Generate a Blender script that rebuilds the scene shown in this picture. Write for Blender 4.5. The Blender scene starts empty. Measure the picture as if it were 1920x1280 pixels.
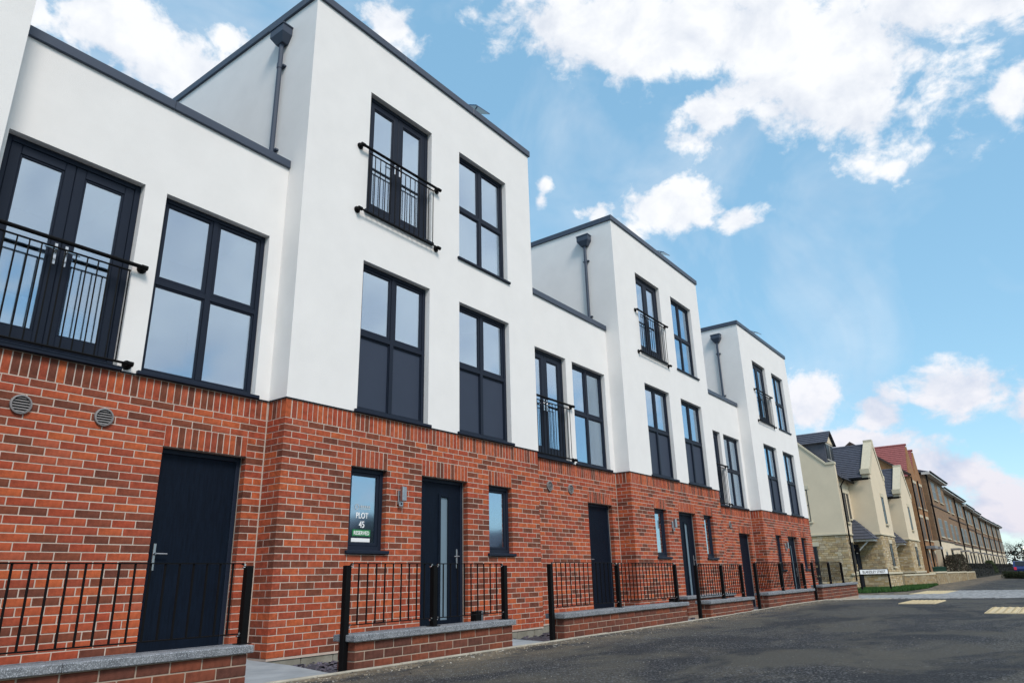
import bpy, math, random
from mathutils import Vector, Matrix, Euler
random.seed(7)
R_ = math.radians
SC = bpy.context.scene
COL = SC.collection

# ---------------------------------------------------------------- camera
CAM = Vector((-4.8325, -6.7922, 0.7168))
FWD = Vector((0.7643, 0.5599, 0.3198)).normalized()
UPV = Vector((-0.2424, -0.2102, 0.9471))
UPV = (UPV - FWD * UPV.dot(FWD)).normalized()
RGT = FWD.cross(UPV)
cd = bpy.data.cameras.new("camera")
cam = bpy.data.objects.new("camera", cd)
COL.objects.link(cam)
cd.sensor_width = 36.0
cd.lens = 24.775
cd.clip_start = 0.05
cd.clip_end = 6000
cam.matrix_world = Matrix(((RGT.x, UPV.x, -FWD.x, CAM.x), (RGT.y, UPV.y, -FWD.y, CAM.y), (RGT.z, UPV.z, -FWD.z, CAM.z), (0, 0, 0, 1)))
SC.camera = cam
SC.view_settings.view_transform = 'Standard'
SC.view_settings.look = 'None'
SC.view_settings.exposure = .97
SC.view_settings.gamma = 1.0
SC.view_settings.use_curve_mapping = False
SC.cycles.max_bounces = 6
SC.cycles.transparent_max_bounces = 8
SC.cycles.use_adaptive_sampling = True
SC.cycles.use_denoising = True

# ---------------------------------------------------------------- sky and sun
SUN_AZ, SUN_EL = 207.0, 46.0          # clockwise from +Y
W = bpy.data.worlds.new("World")
SC.world = W
W.use_nodes = True
nt = W.node_tree
nt.nodes.clear()
def wn(t, **k):
    n = nt.nodes.new(t)
    for a, b in k.items():
        setattr(n, a, b)
    return n
def wl(a, b):
    nt.links.new(a, b)
def wmath(op, a, b=None, clamp=False):
    n = wn('ShaderNodeMath', operation=op, use_clamp=clamp)
    for i, v in enumerate((a, b)):
        if v is None:
            continue
        if isinstance(v, (int, float)):
            n.inputs[i].default_value = v
        else:
            wl(v, n.inputs[i])
    return n.outputs[0]
def wmix(f, a, b, mode='MIX'):
    n = wn('ShaderNodeMix', data_type='RGBA', blend_type=mode)
    for s, v in ((n.inputs[0], f), (n.inputs[6], a), (n.inputs[7], b)):
        if isinstance(v, (int, float)):
            s.default_value = v
        elif isinstance(v, tuple):
            s.default_value = v
        else:
            wl(v, s)
    return n.outputs[2]
sky = wn('ShaderNodeTexSky', sky_type='NISHITA', sun_disc=False)
sky.sun_elevation = R_(SUN_EL)
sky.sun_rotation = R_(SUN_AZ)
sky.altitude = 0
sky.air_density = 1.0
sky.dust_density = 0.2
sky.ozone_density = 2.5
tc = wn('ShaderNodeTexCoord')
DIR = tc.outputs['Generated']
# cumulus banks: azimuth, elevation, roll, half width, half height (radians), weight
BANKS = [(69.7,41.0,-12.0,0.235,0.078,1),(82.3,36.0,-38.4,0.175,0.105,1),(92.3,37.5,-26.0,0.120,0.075,1),(72.6,34.6,40.0,0.060,0.045,.9),
 (94.6,30.2,-24.1,0.030,0.042,.85),(84.6,31.6,-28.9,0.079,0.045,.9),(86.0,27.6,10,0.022,0.017,.62),(88.3,28.3,25,0.030,0.018,.62),
 (67.5,28.2,1.9,0.085,0.042,1.05),(62.2,28.7,-5.5,0.042,0.026,.8),(73.6,26.6,16.0,0.040,0.020,.72),(57.1,31.0,0,0.018,0.018,.60),(56.8,29.9,0,0.014,0.020,.58),
 (20.6,37.7,-1.6,0.085,0.045,.95),(24.2,36.1,17.0,0.085,0.058,1),(28.0,39.5,15.6,0.037,0.029,.8),(42.9,42.0,-23.1,0.058,0.032,.85),
 (13.5,37.3,25.6,0.018,0.020,.8),(77.5,12.2,-17.8,0.046,0.046,.85),(81.3,10.9,-7.3,0.036,0.042,.85),(87.6,11.4,-9.1,0.061,0.044,.95),
 (91.2,9.8,-8.7,0.050,0.042,.95),(85.4,6.3,-29.3,0.105,0.036,.9),(88.0,3.8,-28.4,0.090,0.035,.8),(79.7,8.9,-6.5,0.075,0.026,.8),(34.2,39.1,10.9,0.050,0.045,.8),
 # large unseen first bank added to whiten the panes, then broken cumulus all round
 (140,33,0,.46,.36,1.6),(170,62,12,.22,.1,.9),(188,40,-15,.16,.07,.8),(205,28,6,.14,.06,.9),(225,50,0,.22,.1,.9),
 (250,32,-6,.17,.08,.9),(275,48,9,.2,.1,.9),(300,26,-5,.15,.06,.9),(330,45,7,.2,.09,.9),(355,28,-4,.14,.06,.9),(112,7,-5,.13,.03,.8),(190,12,0,.15,.04,.85),(60,66,30,.2,.1,.9),(200,70,0,.2,.12,.9)]
blob = None
for az, el, roll, s1, s2, wgt in BANKS:
    a, e = R_(az), R_(el)
    d = Vector((math.sin(a) * math.cos(e), math.cos(a) * math.cos(e), math.sin(e)))
    h = Vector((d.y, -d.x, 0)).normalized()
    u = h.cross(d)
    c, s = math.cos(R_(roll)), math.sin(R_(roll))
    t1, t2 = h * c + u * s, u * c - h * s
    m3 = Matrix((t1, t2, t1.cross(t2))).transposed()
    mp = wn('ShaderNodeMapping', vector_type='TEXTURE')
    mp.inputs['Location'].default_value = d
    mp.inputs['Rotation'].default_value = m3.to_euler('XYZ')
    mp.inputs['Scale'].default_value = (s1 * 1.55, s2 * 1.5, .6)
    wl(DIR, mp.inputs['Vector'])
    ln = wn('ShaderNodeVectorMath', operation='LENGTH')
    wl(mp.outputs[0], ln.inputs[0])
    v = wmath('SUBTRACT', 1.0, ln.outputs['Value'], clamp=True)
    v = wmath('MULTIPLY', v, wgt)
    blob = v if blob is None else wmath('MAXIMUM', blob, v)
def wnoise(scale, det, rough=.55, off=(0, 0, 0), dist=0.0):
    n = wn('ShaderNodeTexNoise')
    n.inputs['Scale'].default_value = scale
    n.inputs['Detail'].default_value = det
    n.inputs['Roughness'].default_value = rough
    n.inputs['Distortion'].default_value = dist
    mp = wn('ShaderNodeMapping')
    mp.inputs['Location'].default_value = off
    mp.inputs['Scale'].default_value = (1, 1, 1.35)
    wl(DIR, mp.inputs['Vector'])
    wl(mp.outputs[0], n.inputs['Vector'])
    return n.outputs['Fac']
fb = wnoise(11, 11, .60, (3.1, .4, 1.7), .25)
fine = wnoise(38, 6, .6, (1.1, 6.4, 2.7), .3)
blob = wmath('ADD', blob, wmath('MULTIPLY', wmath('SUBTRACT', fine, .5), .55))
dens = wmath('ADD', blob, wmath('MULTIPLY', wmath('SUBTRACT', fb, .5), 1.55))
mr = wn('ShaderNodeMapRange', interpolation_type='SMOOTHSTEP')
wl(dens, mr.inputs['Value'])
mr.inputs['From Min'].default_value = .28
mr.inputs['From Max'].default_value = .62
cover = mr.outputs[0]
# thin veil in the blue
veil = wnoise(3.2, 5, .6, (7.7, 2.2, 5.1), .8)
mv = wn('ShaderNodeMapRange')
wl(veil, mv.inputs['Value'])
mv.inputs['From Min'].default_value = .45
mv.inputs['From Max'].default_value = .80
mv.inputs['To Max'].default_value = .45
cover = wmath('MAXIMUM', wmath('MULTIPLY', cover, .96), mv.outputs[0])
# folds inside the clouds
sh = wnoise(11, 5, .55, (3.1 + .02, .4 - .015, 1.7 + .04), .25)
ms = wn('ShaderNodeMapRange')
wl(wmath('SUBTRACT', fb, sh), ms.inputs['Value'])
ms.inputs['From Min'].default_value = -.20
ms.inputs['From Max'].default_value = .10
sep = wn('ShaderNodeSeparateXYZ')
wl(DIR, sep.inputs[0])
low = wn('ShaderNodeMapRange')
wl(sep.outputs[2], low.inputs['Value'])
low.inputs['From Min'].default_value = .02
low.inputs['From Max'].default_value = .30
cl_hi = wmix(ms.outputs[0], (7.2, 7.6, 8.4, 1), (9.5, 9.6, 9.8, 1))
cl_lo = wmix(ms.outputs[0], (4.5, 5.2, 7.2, 1), (7.7, 7.3, 8.1, 1))
cloud = wmix(low.outputs[0], cl_lo, cl_hi)
blue = wmix(1.0, sky.outputs[0], (2.5, 2.4, 1.9, 1), 'MULTIPLY')
blue = wmix(.62, blue, (2.5, 5.35, 8.1, 1))   # thin high haze evens the blue out
skyc = wmix(cover, blue, cloud)
bg = wn('ShaderNodeBackground')
bg.inputs['Strength'].default_value = 0.055
wl(skyc, bg.inputs['Color'])
wo = wn('ShaderNodeOutputWorld')
wl(bg.outputs[0], wo.inputs['Surface'])
W.cycles.sampling_method = 'MANUAL'
W.cycles.sample_map_resolution = 1024

sl = bpy.data.lights.new("sun", 'SUN')
sl.energy = 1.4
sl.angle = R_(18)
sl.color = (1.0, .915, .84)
sun = bpy.data.objects.new("sun", sl)
COL.objects.link(sun)
sd = Vector((math.sin(R_(SUN_AZ)) * math.cos(R_(SUN_EL)), math.cos(R_(SUN_AZ)) * math.cos(R_(SUN_EL)), math.sin(R_(SUN_EL))))
sun.rotation_euler = sd.to_track_quat('Z', 'Y').to_euler()
sun.location = (0, -20, 30)

# ---------------------------------------------------------------- materials
MATS = {}
def mat(name, col, rough=.7, var=.0, vscale=4.0, bump=.0, bscale=60.0, metal=0.0, spec=.4, tint=False, stretch=None, col2=None, speck=None):
    if name in MATS:
        return MATS[name]
    m = bpy.data.materials.new(name)
    m.use_nodes = True
    t = m.node_tree
    b = t.nodes['Principled BSDF']
    b.inputs['Roughness'].default_value = rough
    b.inputs['Metallic'].default_value = metal
    b.inputs['Specular IOR Level'].default_value = spec
    N, L = t.nodes.new, t.links.new
    tcn = N('ShaderNodeTexCoord')
    vec = tcn.outputs['Object']
    if stretch:
        mp = N('ShaderNodeMapping')
        mp.inputs['Scale'].default_value = stretch
        L(vec, mp.inputs[0])
        vec = mp.outputs[0]
    src = None
    if tint:
        at = N('ShaderNodeAttribute')
        at.attribute_name = 'tint'
        src = at.outputs['Color']
    def rgb(c):
        n = N('ShaderNodeRGB')
        n.outputs[0].default_value = (c[0], c[1], c[2], 1)
        return n.outputs[0]
    if src is None:
        src = rgb(col)
    def mix(f, a, c, mode='MIX'):
        n = N('ShaderNodeMix')
        n.data_type = 'RGBA'
        n.blend_type = mode
        if isinstance(f, float):
            n.inputs[0].default_value = f
        else:
            L(f, n.inputs[0])
        L(a, n.inputs[6])
        L(c, n.inputs[7])
        return n.outputs[2]
    def noise(s, d=4, r=.6, w=None):
        n = N('ShaderNodeTexNoise')
        n.inputs['Scale'].default_value = s
        n.inputs['Detail'].default_value = d
        n.inputs['Roughness'].default_value = r
        L(vec, n.inputs['Vector'])
        return n.outputs['Fac']
    def rng(v, a, c, lo=0., hi=1.):
        n = N('ShaderNodeMapRange')
        L(v, n.inputs[0])
        n.inputs[1].default_value = a
        n.inputs[2].default_value = c
        n.inputs[3].default_value = lo
        n.inputs[4].default_value = hi
        return n.outputs[0]
    if col2:
        src = mix(rng(noise(vscale * .35, 5), .42, .60), src, rgb(col2))
    if var:
        k = rng(noise(vscale, 5), .28, .72, 1 - var, 1 + var)
        cb = N('ShaderNodeCombineColor')
        for i in range(3):
            L(k, cb.inputs[i])
        src = mix(1.0, src, cb.outputs[0], 'MULTIPLY')
    if speck:
        sc, sc_col, thr = speck
        v = N('ShaderNodeTexVoronoi')
        v.inputs['Scale'].default_value = sc
        L(vec, v.inputs['Vector'])
        sp = N('ShaderNodeSeparateColor')
        L(v.outputs['Color'], sp.inputs[0])
        src = mix(rng(sp.outputs[0], thr, min(1, thr + .12)), src, rgb(sc_col))
    L(src, b.inputs['Base Color'])
    if bump:
        bp = N('ShaderNodeBump')
        bp.inputs['Strength'].default_value = min(1., bump)
        bp.inputs['Distance'].default_value = .004
        L(noise(bscale, 6, .65), bp.inputs['Height'])
        L(bp.outputs[0], b.inputs['Normal'])
    MATS[name] = m
    return m

M_STUCCO = mat('render_white', (.795, .775, .755), .92, .03, 2.2, .7, 120)
M_STUCCO_SIDE = M_STUCCO
M_BRICK = mat('brick_clay', (.3, .07, .04), .88, .34, 16, 1.0, 120, tint=True, spec=.25)
M_MORTAR = mat('mortar', (.52, .425, .36), .95, .10, 9, .5, 150)
M_MORTAR2 = mat('mortar_brown', (.36, .28, .22), .95, .15, 9, .5, 150)
M_FRAME = mat('anthracite_frame', (.0125, .0185, .033), .5, .05, 3, .12, 300, spec=.16)
M_PANEL = mat('anthracite_panel', (.040, .052, .080), .55, .04, 3, .15, 400, spec=.16)
M_DOOR = mat('door_dark', (.0042, .0085, .0175), .55, .3, 6, 1.0, 16, stretch=(9, 9, .9), spec=.09)
M_CAP = mat('coping_metal', (.050, .066, .098), .45, .06, 2, .1, 200)
M_BLACK = mat('black_steel', (.0045, .0045, .005), .55, .1, 8, .2, 200, spec=.10)
M_CHROME = mat('chrome', (.62, .63, .65), .18, metal=1.0)
M_STEEL = mat('brushed_steel', (.42, .43, .45), .35, .08, 20, metal=1.0)
M_VENT = mat('vent_grey', (.22, .21, .21), .55, .06, 10)
M_DARK = mat('dark_hollow', (.012, .012, .014), .8)
M_ROOM = mat('room_plaster', (.5, .5, .5), .9, .05, 2)
M_WHITE = mat('white_gloss', (.8, .8, .8), .4)
M_CURTAIN = mat('curtain_linen', (.5, .48, .43), .9, .08, 30)
M_COPING = mat('concrete_coping', (.17, .18, .195), .9, .25, 30, 1.0, 70, speck=(230, (.36, .38, .41), .72), col2=(.12, .13, .145))
M_FOOT = mat('concrete_block', (.25, .24, .20), .95, .2, 7, 1.0, 60, col2=(.20, .19, .15))
M_EDGE = mat('concrete_edging', (.36, .33, .27), .95, .25, 9, .9, 60)
M_SLAB = mat('paving_slab', (.31, .34, .36), .92, .12, 5, .9, 40, col2=(.25, .28, .30))
M_SLATE = mat('slate_chip', (.085, .08, .10), .75, .35, 20, .6, 60, tint=True)
M_ROOFFELT = mat('roof_felt', (.11, .11, .12), .9, .1, 2)
M_SOLAR = mat('solar_cell', (.02, .05, .12), .15, .1, 5)
M_ALU = mat('aluminium', (.5, .52, .55), .35, metal=1.0)
M_SETT = mat('sett_grey', (.42, .42, .42), .9, .2, 8, .6, 60, tint=True)
M_TACT = mat('tactile_buff', (.56, .46, .29), .9, .15, 6, .6, 60)
M_GRASS = mat('grass_green', (.035, .085, .016), .8, .3, 3, tint=True)
M_TURF = mat('turf_soil', (.035, .06, .018), .95, .3, 6, .8, 40)
M_EARTH = mat('earth', (.10, .10, .085), .95, .3, .4, .6, 20)
M_CREAM = mat('cream_render', (.68, .575, .42), .92, .05, 1.2, .5, 60)
M_STONE = mat('cotswold_stone', (.4, .32, .2), .95, .2, 9, 1.0, 40, tint=True)
M_STONEMORT = mat('stone_mortar', (.37, .31, .21), .95, .15, 6, .8, 60)
M_QUOIN = mat('dressed_stone', (.56, .50, .37), .92, .07, 4, .5, 50)
M_TILE = mat('slate_roof_tile', (.070, .075, .098), .7, .18, 6, .5, 30, tint=False)
M_REDTILE = mat('red_roof_tile', (.31, .10, .095), .85, .18, 6, .5, 30)
M_BROWN = mat('brown_brick', (.32, .16, .07), .92, .2, 12, .8, 40, col2=(.26, .13, .06))
M_ROWBRICK = mat('row_brick', (.25, .155, .088), .92, .2, 8, .8, 40, col2=(.20, .125, .075))
M_FARWIN = mat('far_glass', (.022, .027, .034), .35, spec=.25)
M_ROWGLASS = mat('row_glass', (.085, .09, .095), .4, spec=.2)
M_SHADEFRAME = mat('reveal_shade_frame', (.06, .06, .055), .6)  # frame darkened to stand for the shade of reveals that are not cut
M_WINWHITE = mat('white_frame', (.34, .33, .30), .6)
M_SOFFIT = mat('white_soffit', (.62, .62, .60), .6)
M_BIN = mat('bin_green', (.012, .05, .03), .5)
M_BARK = mat('bark', (.07, .05, .038), .95, .3, 10, .6, 40)
M_HEDGE = mat('hedge_leaf', (.016, .022, .014), .8, .3, 6, tint=True)
M_CARB = mat('car_blue', (.02, .035, .13), .25, spec=.6)
M_CARW = mat('car_white', (.55, .56, .58), .25, spec=.6)
M_TYRE = mat('tyre', (.012, .012, .012), .8)
M_GREEN = mat('sticker_green', (.02, .22, .07), .6)
M_LETTER = mat('sticker_white', (.85, .85, .85), .6)
M_LETTERGREY = mat('sticker_frost', (.42, .47, .50), .7)
M_SIGNW = mat('sign_white', (.72, .73, .74), .45)
M_GRIT = mat('grit', (.3, .24, .17), .9, .3, 30, tint=True)
M_OPP = mat('far_side_brick', (.10, .075, .065), .9, .2, 3)

def glass_mat(name, fac0, fac1, tintc=(.70, .85, 1.0), through=(.75, .8, .82)):
    m = bpy.data.materials.new(name)
    m.use_nodes = True
    t = m.node_tree
    t.nodes.remove(t.nodes['Principled BSDF'])
    N, L = t.nodes.new, t.links.new
    g = N('ShaderNodeBsdfGlossy')
    g.inputs['Roughness'].default_value = .06
    g.inputs['Color'].default_value = (*tintc, 1)
    tr = N('ShaderNodeBsdfTransparent')
    tr.inputs['Color'].default_value = (*through, 1)
    lw = N('ShaderNodeLayerWeight')
    lw.inputs['Blend'].default_value = .35
    mr_ = N('ShaderNodeMapRange')
    L(lw.outputs['Facing'], mr_.inputs[0])
    mr_.inputs[3].default_value = fac0
    mr_.inputs[4].default_value = fac1
    nz = N('ShaderNodeTexNoise')
    nz.inputs['Scale'].default_value = 1.1
    nz.inputs['Detail'].default_value = 1
    tcn = N('ShaderNodeTexCoord')
    L(tcn.outputs['Object'], nz.inputs['Vector'])
    bp = N('ShaderNodeBump')
    bp.inputs['Strength'].default_value = .05
    bp.inputs['Distance'].default_value = .05
    L(nz.outputs['Fac'], bp.inputs['Height'])
    L(bp.outputs[0], g.inputs['Normal'])
    mx = N('ShaderNodeMixShader')
    L(mr_.outputs[0], mx.inputs[0])
    L(tr.outputs[0], mx.inputs[1])
    L(g.outputs[0], mx.inputs[2])
    L(mx.outputs[0], t.nodes['Material Output'].inputs['Surface'])
    return m
M_GLASS = glass_mat('window_glass', .42, .76)
M_FROST = mat('frosted_glass', (.15, .21, .26), .3, .04, 3, spec=.4)
def emis(name, c, s):
    m = bpy.data.materials.new(name)
    m.use_nodes = True
    b = m.node_tree.nodes['Principled BSDF']
    b.inputs['Base Color'].default_value = (*c, 1)
    b.inputs['Emission Color'].default_value = (*c, 1)
    b.inputs['Emission Strength'].default_value = s
    return m
M_LAMP = emis('lamp_glow', (1, .75, .4), 3.0)
M_TAIL = emis('tail_light', (.4, .015, .04), .3)

def tarmac_mat():
    m = bpy.data.materials.new('tarmac')
    m.use_nodes = True
    t = m.node_tree
    b = t.nodes['Principled BSDF']
    N, L = t.nodes.new, t.links.new
    b.inputs['Roughness'].default_value = .88
    b.inputs['Specular IOR Level'].default_value = .3
    tcn = N('ShaderNodeTexCoord')
    vec = tcn.outputs['Object']
    def noise(s, d=5, r=.6, st=None, dist=0.):
        n = N('ShaderNodeTexNoise')
        n.inputs['Scale'].default_value = s
        n.inputs['Detail'].default_value = d
        n.inputs['Roughness'].default_value = r
        n.inputs['Distortion'].default_value = dist
        v = vec
        if st:
            mp = N('ShaderNodeMapping')
            mp.inputs['Scale'].default_value = st
            L(vec, mp.inputs[0])
            v = mp.outputs[0]
        L(v, n.inputs['Vector'])
        return n.outputs['Fac']
    def rng(v, a, c, lo=0., hi=1.):
        n = N('ShaderNodeMapRange')
        L(v, n.inputs[0])
        for i, q in enumerate((a, c, lo, hi)):
            n.inputs[i + 1].default_value = q
        return n.outputs[0]
    def math_(op, a, c):
        n = N('ShaderNodeMath')
        n.operation = op
        for i, v in enumerate((a, c)):
            if isinstance(v, (int, float)):
                n.inputs[i].default_value = v
            else:
                L(v, n.inputs[i])
        return n.outputs[0]
    def mix(f, a, c):
        n = N('ShaderNodeMix')
        n.data_type = 'RGBA'
        for s, v in ((n.inputs[0], f), (n.inputs[6], a), (n.inputs[7], c)):
            if isinstance(v, tuple):
                s.default_value = (*v, 1)
            elif isinstance(v, float):
                s.default_value = v
            else:
                L(v, s)
        return n.outputs[2]
    big = noise(.42, 6, .62, (1, 2.1, 1), .7)
    base = mix(rng(big, .46, .55), (.012, .013, .016), (.057, .053, .043))
    base = mix(rng(noise(1.6, 5, .65, (1, 1, 1), .4), .54, .74, 0, .6), base, (.10, .085, .058))
    sx = N('ShaderNodeSeparateXYZ')
    L(vec, sx.inputs[0])
    # swept-up sand along the edging
    band = rng(sx.outputs[1], -3.3, -2.1, 0, 1)
    sand = math_('MULTIPLY', math_('MULTIPLY', band, band), rng(noise(1.5, 6, .7, (1, 2.2, 1), .5), .38, .55))
    base = mix(math_('MULTIPLY', sand, .95), base, (.20, .155, .10))
    # bare aggregate patches
    agg = rng(noise(.62, 4, .6, (1, 1, 1), .8), .47, .56)
    v1 = N('ShaderNodeTexVoronoi')
    v1.inputs['Scale'].default_value = 90
    L(vec, v1.inputs['Vector'])
    sc = N('ShaderNodeSeparateColor')
    L(v1.outputs['Color'], sc.inputs[0])
    st = rng(sc.outputs[0], .62, .95, 0, 1)
    st = math_('MULTIPLY', st, rng(agg, 0, 1, .25, 1.))
    base = mix(st, base, (.15, .15, .155))
    dk = math_('MULTIPLY', rng(sc.outputs[1], .6, .9), rng(agg, 0, 1, .2, .85))
    base = mix(dk, base, (.016, .017, .02))
    L(base, b.inputs['Base Color'])
    h = math_('ADD', math_('MULTIPLY', v1.outputs['Distance'], rng(agg, 0, 1, .35, 1.3)), math_('MULTIPLY', noise(38, 6, .7), .9))
    bp = N('ShaderNodeBump')
    bp.inputs['Strength'].default_value = .9
    bp.inputs['Distance'].default_value = .006
    L(h, bp.inputs['Height'])
    L(bp.outputs[0], b.inputs['Normal'])
    return m
M_TARMAC = tarmac_mat()

# ---------------------------------------------------------------- mesh building
class MB:
    def __init__(s):
        s.v, s.f, s.m, s.t = [], [], [], []
        s.mats = []
    def mi(s, m):
        if m not in s.mats:
            s.mats.append(m)
        return s.mats.index(m)
    def add(s, vs, fs, m, tint=(1, 1, 1)):
        o = len(s.v)
        s.v += [tuple(v) for v in vs]
        s.t += [tint] * len(vs)
        k = s.mi(m)
        for f in fs:
            s.f.append(tuple(i + o for i in f))
            s.m.append(k)
        return s
    def box(s, x0, x1, y0, y1, z0, z1, m, tint=(1, 1, 1)):
        vs = [(x0, y0, z0), (x1, y0, z0), (x1, y1, z0), (x0, y1, z0), (x0, y0, z1), (x1, y0, z1), (x1, y1, z1), (x0, y1, z1)]
        return s.add(vs, [(0, 3, 2, 1), (4, 5, 6, 7), (0, 1, 5, 4), (1, 2, 6, 5), (2, 3, 7, 6), (3, 0, 4, 7)], m, tint)
    def cbox(s, x0, x1, y0, y1, z0, z1, m, c=.003, tint=(1, 1, 1)):
        """box with chamfered edges"""
        vs, idx = [], {}
        X, Y, Z = (x0, x1), (y0, y1), (z0, z1)
        for i in (0, 1):
            for j in (0, 1):
                for k in (0, 1):
                    a = (1 if i == 0 else -1) * c
                    b = (1 if j == 0 else -1) * c
                    e = (1 if k == 0 else -1) * c
                    idx[i, j, k, 0] = len(vs); vs.append((X[i], Y[j] + b, Z[k] + e))
                    idx[i, j, k, 1] = len(vs); vs.append((X[i] + a, Y[j], Z[k] + e))
                    idx[i, j, k, 2] = len(vs); vs.append((X[i] + a, Y[j] + b, Z[k]))
        fs = []
        def q(*p):
            fs.append(tuple(idx[x] for x in p))
        for i in (0, 1):
            r = lambda l: l if i else l[::-1]
            q(*r([(i, 0, 0, 0), (i, 1, 0, 0), (i, 1, 1, 0), (i, 0, 1, 0)]))
            q(*r([(0, i, 0, 1), (0, i, 1, 1), (1, i, 1, 1), (1, i, 0, 1)]))
            q(*r([(0, 0, i, 2), (1, 0, i, 2), (1, 1, i, 2), (0, 1, i, 2)]))
        for j in (0, 1):
            for k in (0, 1):
                fs.append((idx[0, j, k, 1], idx[1, j, k, 1], idx[1, j, k, 2], idx[0, j, k, 2]))
                fs.append((idx[j, 0, k, 0], idx[j, 1, k, 0], idx[j, 1, k, 2], idx[j, 0, k, 2]))
                fs.append((idx[j, k, 0, 0], idx[j, k, 1, 0], idx[j, k, 1, 1], idx[j, k, 0, 1]))
                for i in (0, 1):
                    pass
        for i in (0, 1):
            for j in (0, 1):
                for k in (0, 1):
                    fs.append((idx[i, j, k, 0], idx[i, j, k, 1], idx[i, j, k, 2]))
        return s.add(vs, fs, m, tint)
    def tube(s, pts, r, m, n=8, tint=(1, 1, 1), r2=None, caps=True):
        pts = [Vector(p) for p in pts]
        rings = []
        vs = []
        for i, p in enumerate(pts):
            d = (pts[min(i + 1, len(pts) - 1)] - pts[max(i - 1, 0)]).normalized()
            a = Vector((0, 0, 1)) if abs(d.z) < .9 else Vector((1, 0, 0))
            e1 = d.cross(a).normalized()
            e2 = d.cross(e1)
            rr = r if r2 is None else r + (r2 - r) * i / max(1, len(pts) - 1)
            for k in range(n):
                t = 2 * math.pi * k / n
                vs.append(p + e1 * math.cos(t) * rr + e2 * math.sin(t) * rr)
        fs = []
        for i in range(len(pts) - 1):
            for k in range(n):
                a, b = i * n + k, i * n + (k + 1) % n
                fs.append((a, b, b + n, a + n))
        if caps:
            fs.append(tuple(range(n))[::-1])
            fs.append(tuple((len(pts) - 1) * n + k for k in range(n)))
        return s.add(vs, fs, m, tint)
    def prism(s, poly, axis, a, b, m, tint=(1, 1, 1)):
        """poly of 2-tuples, extruded along axis from a to b. axis x: (y,z); y: (x,z); z: (x,y)"""
        def P(p, h):
            return (h, p[0], p[1]) if axis == 'x' else (p[0], h, p[1]) if axis == 'y' else (p[0], p[1], h)
        n = len(poly)
        vs = [P(p, a) for p in poly] + [P(p, b) for p in poly]
        fs = [tuple(range(n)), tuple(range(2 * n - 1, n - 1, -1))]
        for i in range(n):
            j = (i + 1) % n
            fs.append((i, i + n, j + n, j))
        return s.add(vs, fs, m, tint)
    def quad(s, a, b, c, d, m, tint=(1, 1, 1)):
        return s.add([a, b, c, d], [(0, 1, 2, 3)], m, tint)
    def wall(s, axis, p, u0, u1, z0, z1, holes, m, reveal=0., mrev=None):
        """a wall sheet in plane axis=p with rectangular holes (u0,u1,z0,z1) and reveals going inward by `reveal`"""
        us = sorted({u0, u1, *[h[0] for h in holes], *[h[1] for h in holes]})
        zs = sorted({z0, z1, *[h[2] for h in holes], *[h[3] for h in holes]})
        us = [u for u in us if u0 <= u <= u1]
        zs = [z for z in zs if z0 <= z <= z1]
        P = (lambda u, z, q=0: (u, p + q, z)) if axis == 'y' else (lambda u, z, q=0: (p + q, u, z))
        for a, b in zip(us, us[1:]):
            for c, d in zip(zs, zs[1:]):
                mu, mz = (a + b) / 2, (c + d) / 2
                if any(h[0] < mu < h[1] and h[2] < mz < h[3] for h in holes):
                    continue
                s.quad(P(a, c), P(b, c), P(b, d), P(a, d), m)
        if reveal:
            for a, b, c, d in holes:
                c2, d2 = max(c, z0), min(d, z1)
                mm = mrev or m
                s.quad(P(a, c2), P(a, c2, reveal), P(a, d2, reveal), P(a, d2), mm)
                s.quad(P(b, c2), P(b, d2), P(b, d2, reveal), P(b, c2, reveal), mm)
                if d <= z1:
                    s.quad(P(a, d2), P(a, d2, reveal), P(b, d2, reveal), P(b, d2), mm)
                if c > z0:
                    s.quad(P(a, c2), P(b, c2), P(b, c2, reveal), P(a, c2, reveal), mm)
        return s
    def mesh(s, name, smooth=False):
        me = bpy.data.meshes.new(name)
        me.from_pydata(s.v, [], s.f)
        for m in s.mats:
            me.materials.append(m)
        if len(s.mats) > 1:
            me.polygons.foreach_set('material_index', s.m)
        if any(t != (1, 1, 1) for t in s.t):
            at = me.attributes.new('tint', 'FLOAT_COLOR', 'POINT')
            flat = []
            for t in s.t:
                flat += [t[0], t[1], t[2], 1.0]
            at.data.foreach_set('color', flat)
        import bmesh
        bm = bmesh.new()
        bm.from_mesh(me)
        bmesh.ops.recalc_face_normals(bm, faces=bm.faces)
        bm.to_mesh(me)
        bm.free()
        if smooth:
            me.polygons.foreach_set('use_smooth', [True] * len(me.polygons))
        me.update()
        return me
    def flat(s, name):
        """mesh without normal recalculation (open sheets)"""
        me = bpy.data.meshes.new(name)
        me.from_pydata(s.v, [], s.f)
        for m in s.mats:
            me.materials.append(m)
        if len(s.mats) > 1:
            me.polygons.foreach_set('material_index', s.m)
        if any(t != (1, 1, 1) for t in s.t):
            at = me.attributes.new('tint', 'FLOAT_COLOR', 'POINT')
            fl = []
            for t in s.t:
                fl += [t[0], t[1], t[2], 1.0]
            at.data.foreach_set('color', fl)
        me.update()
        return me

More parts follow.
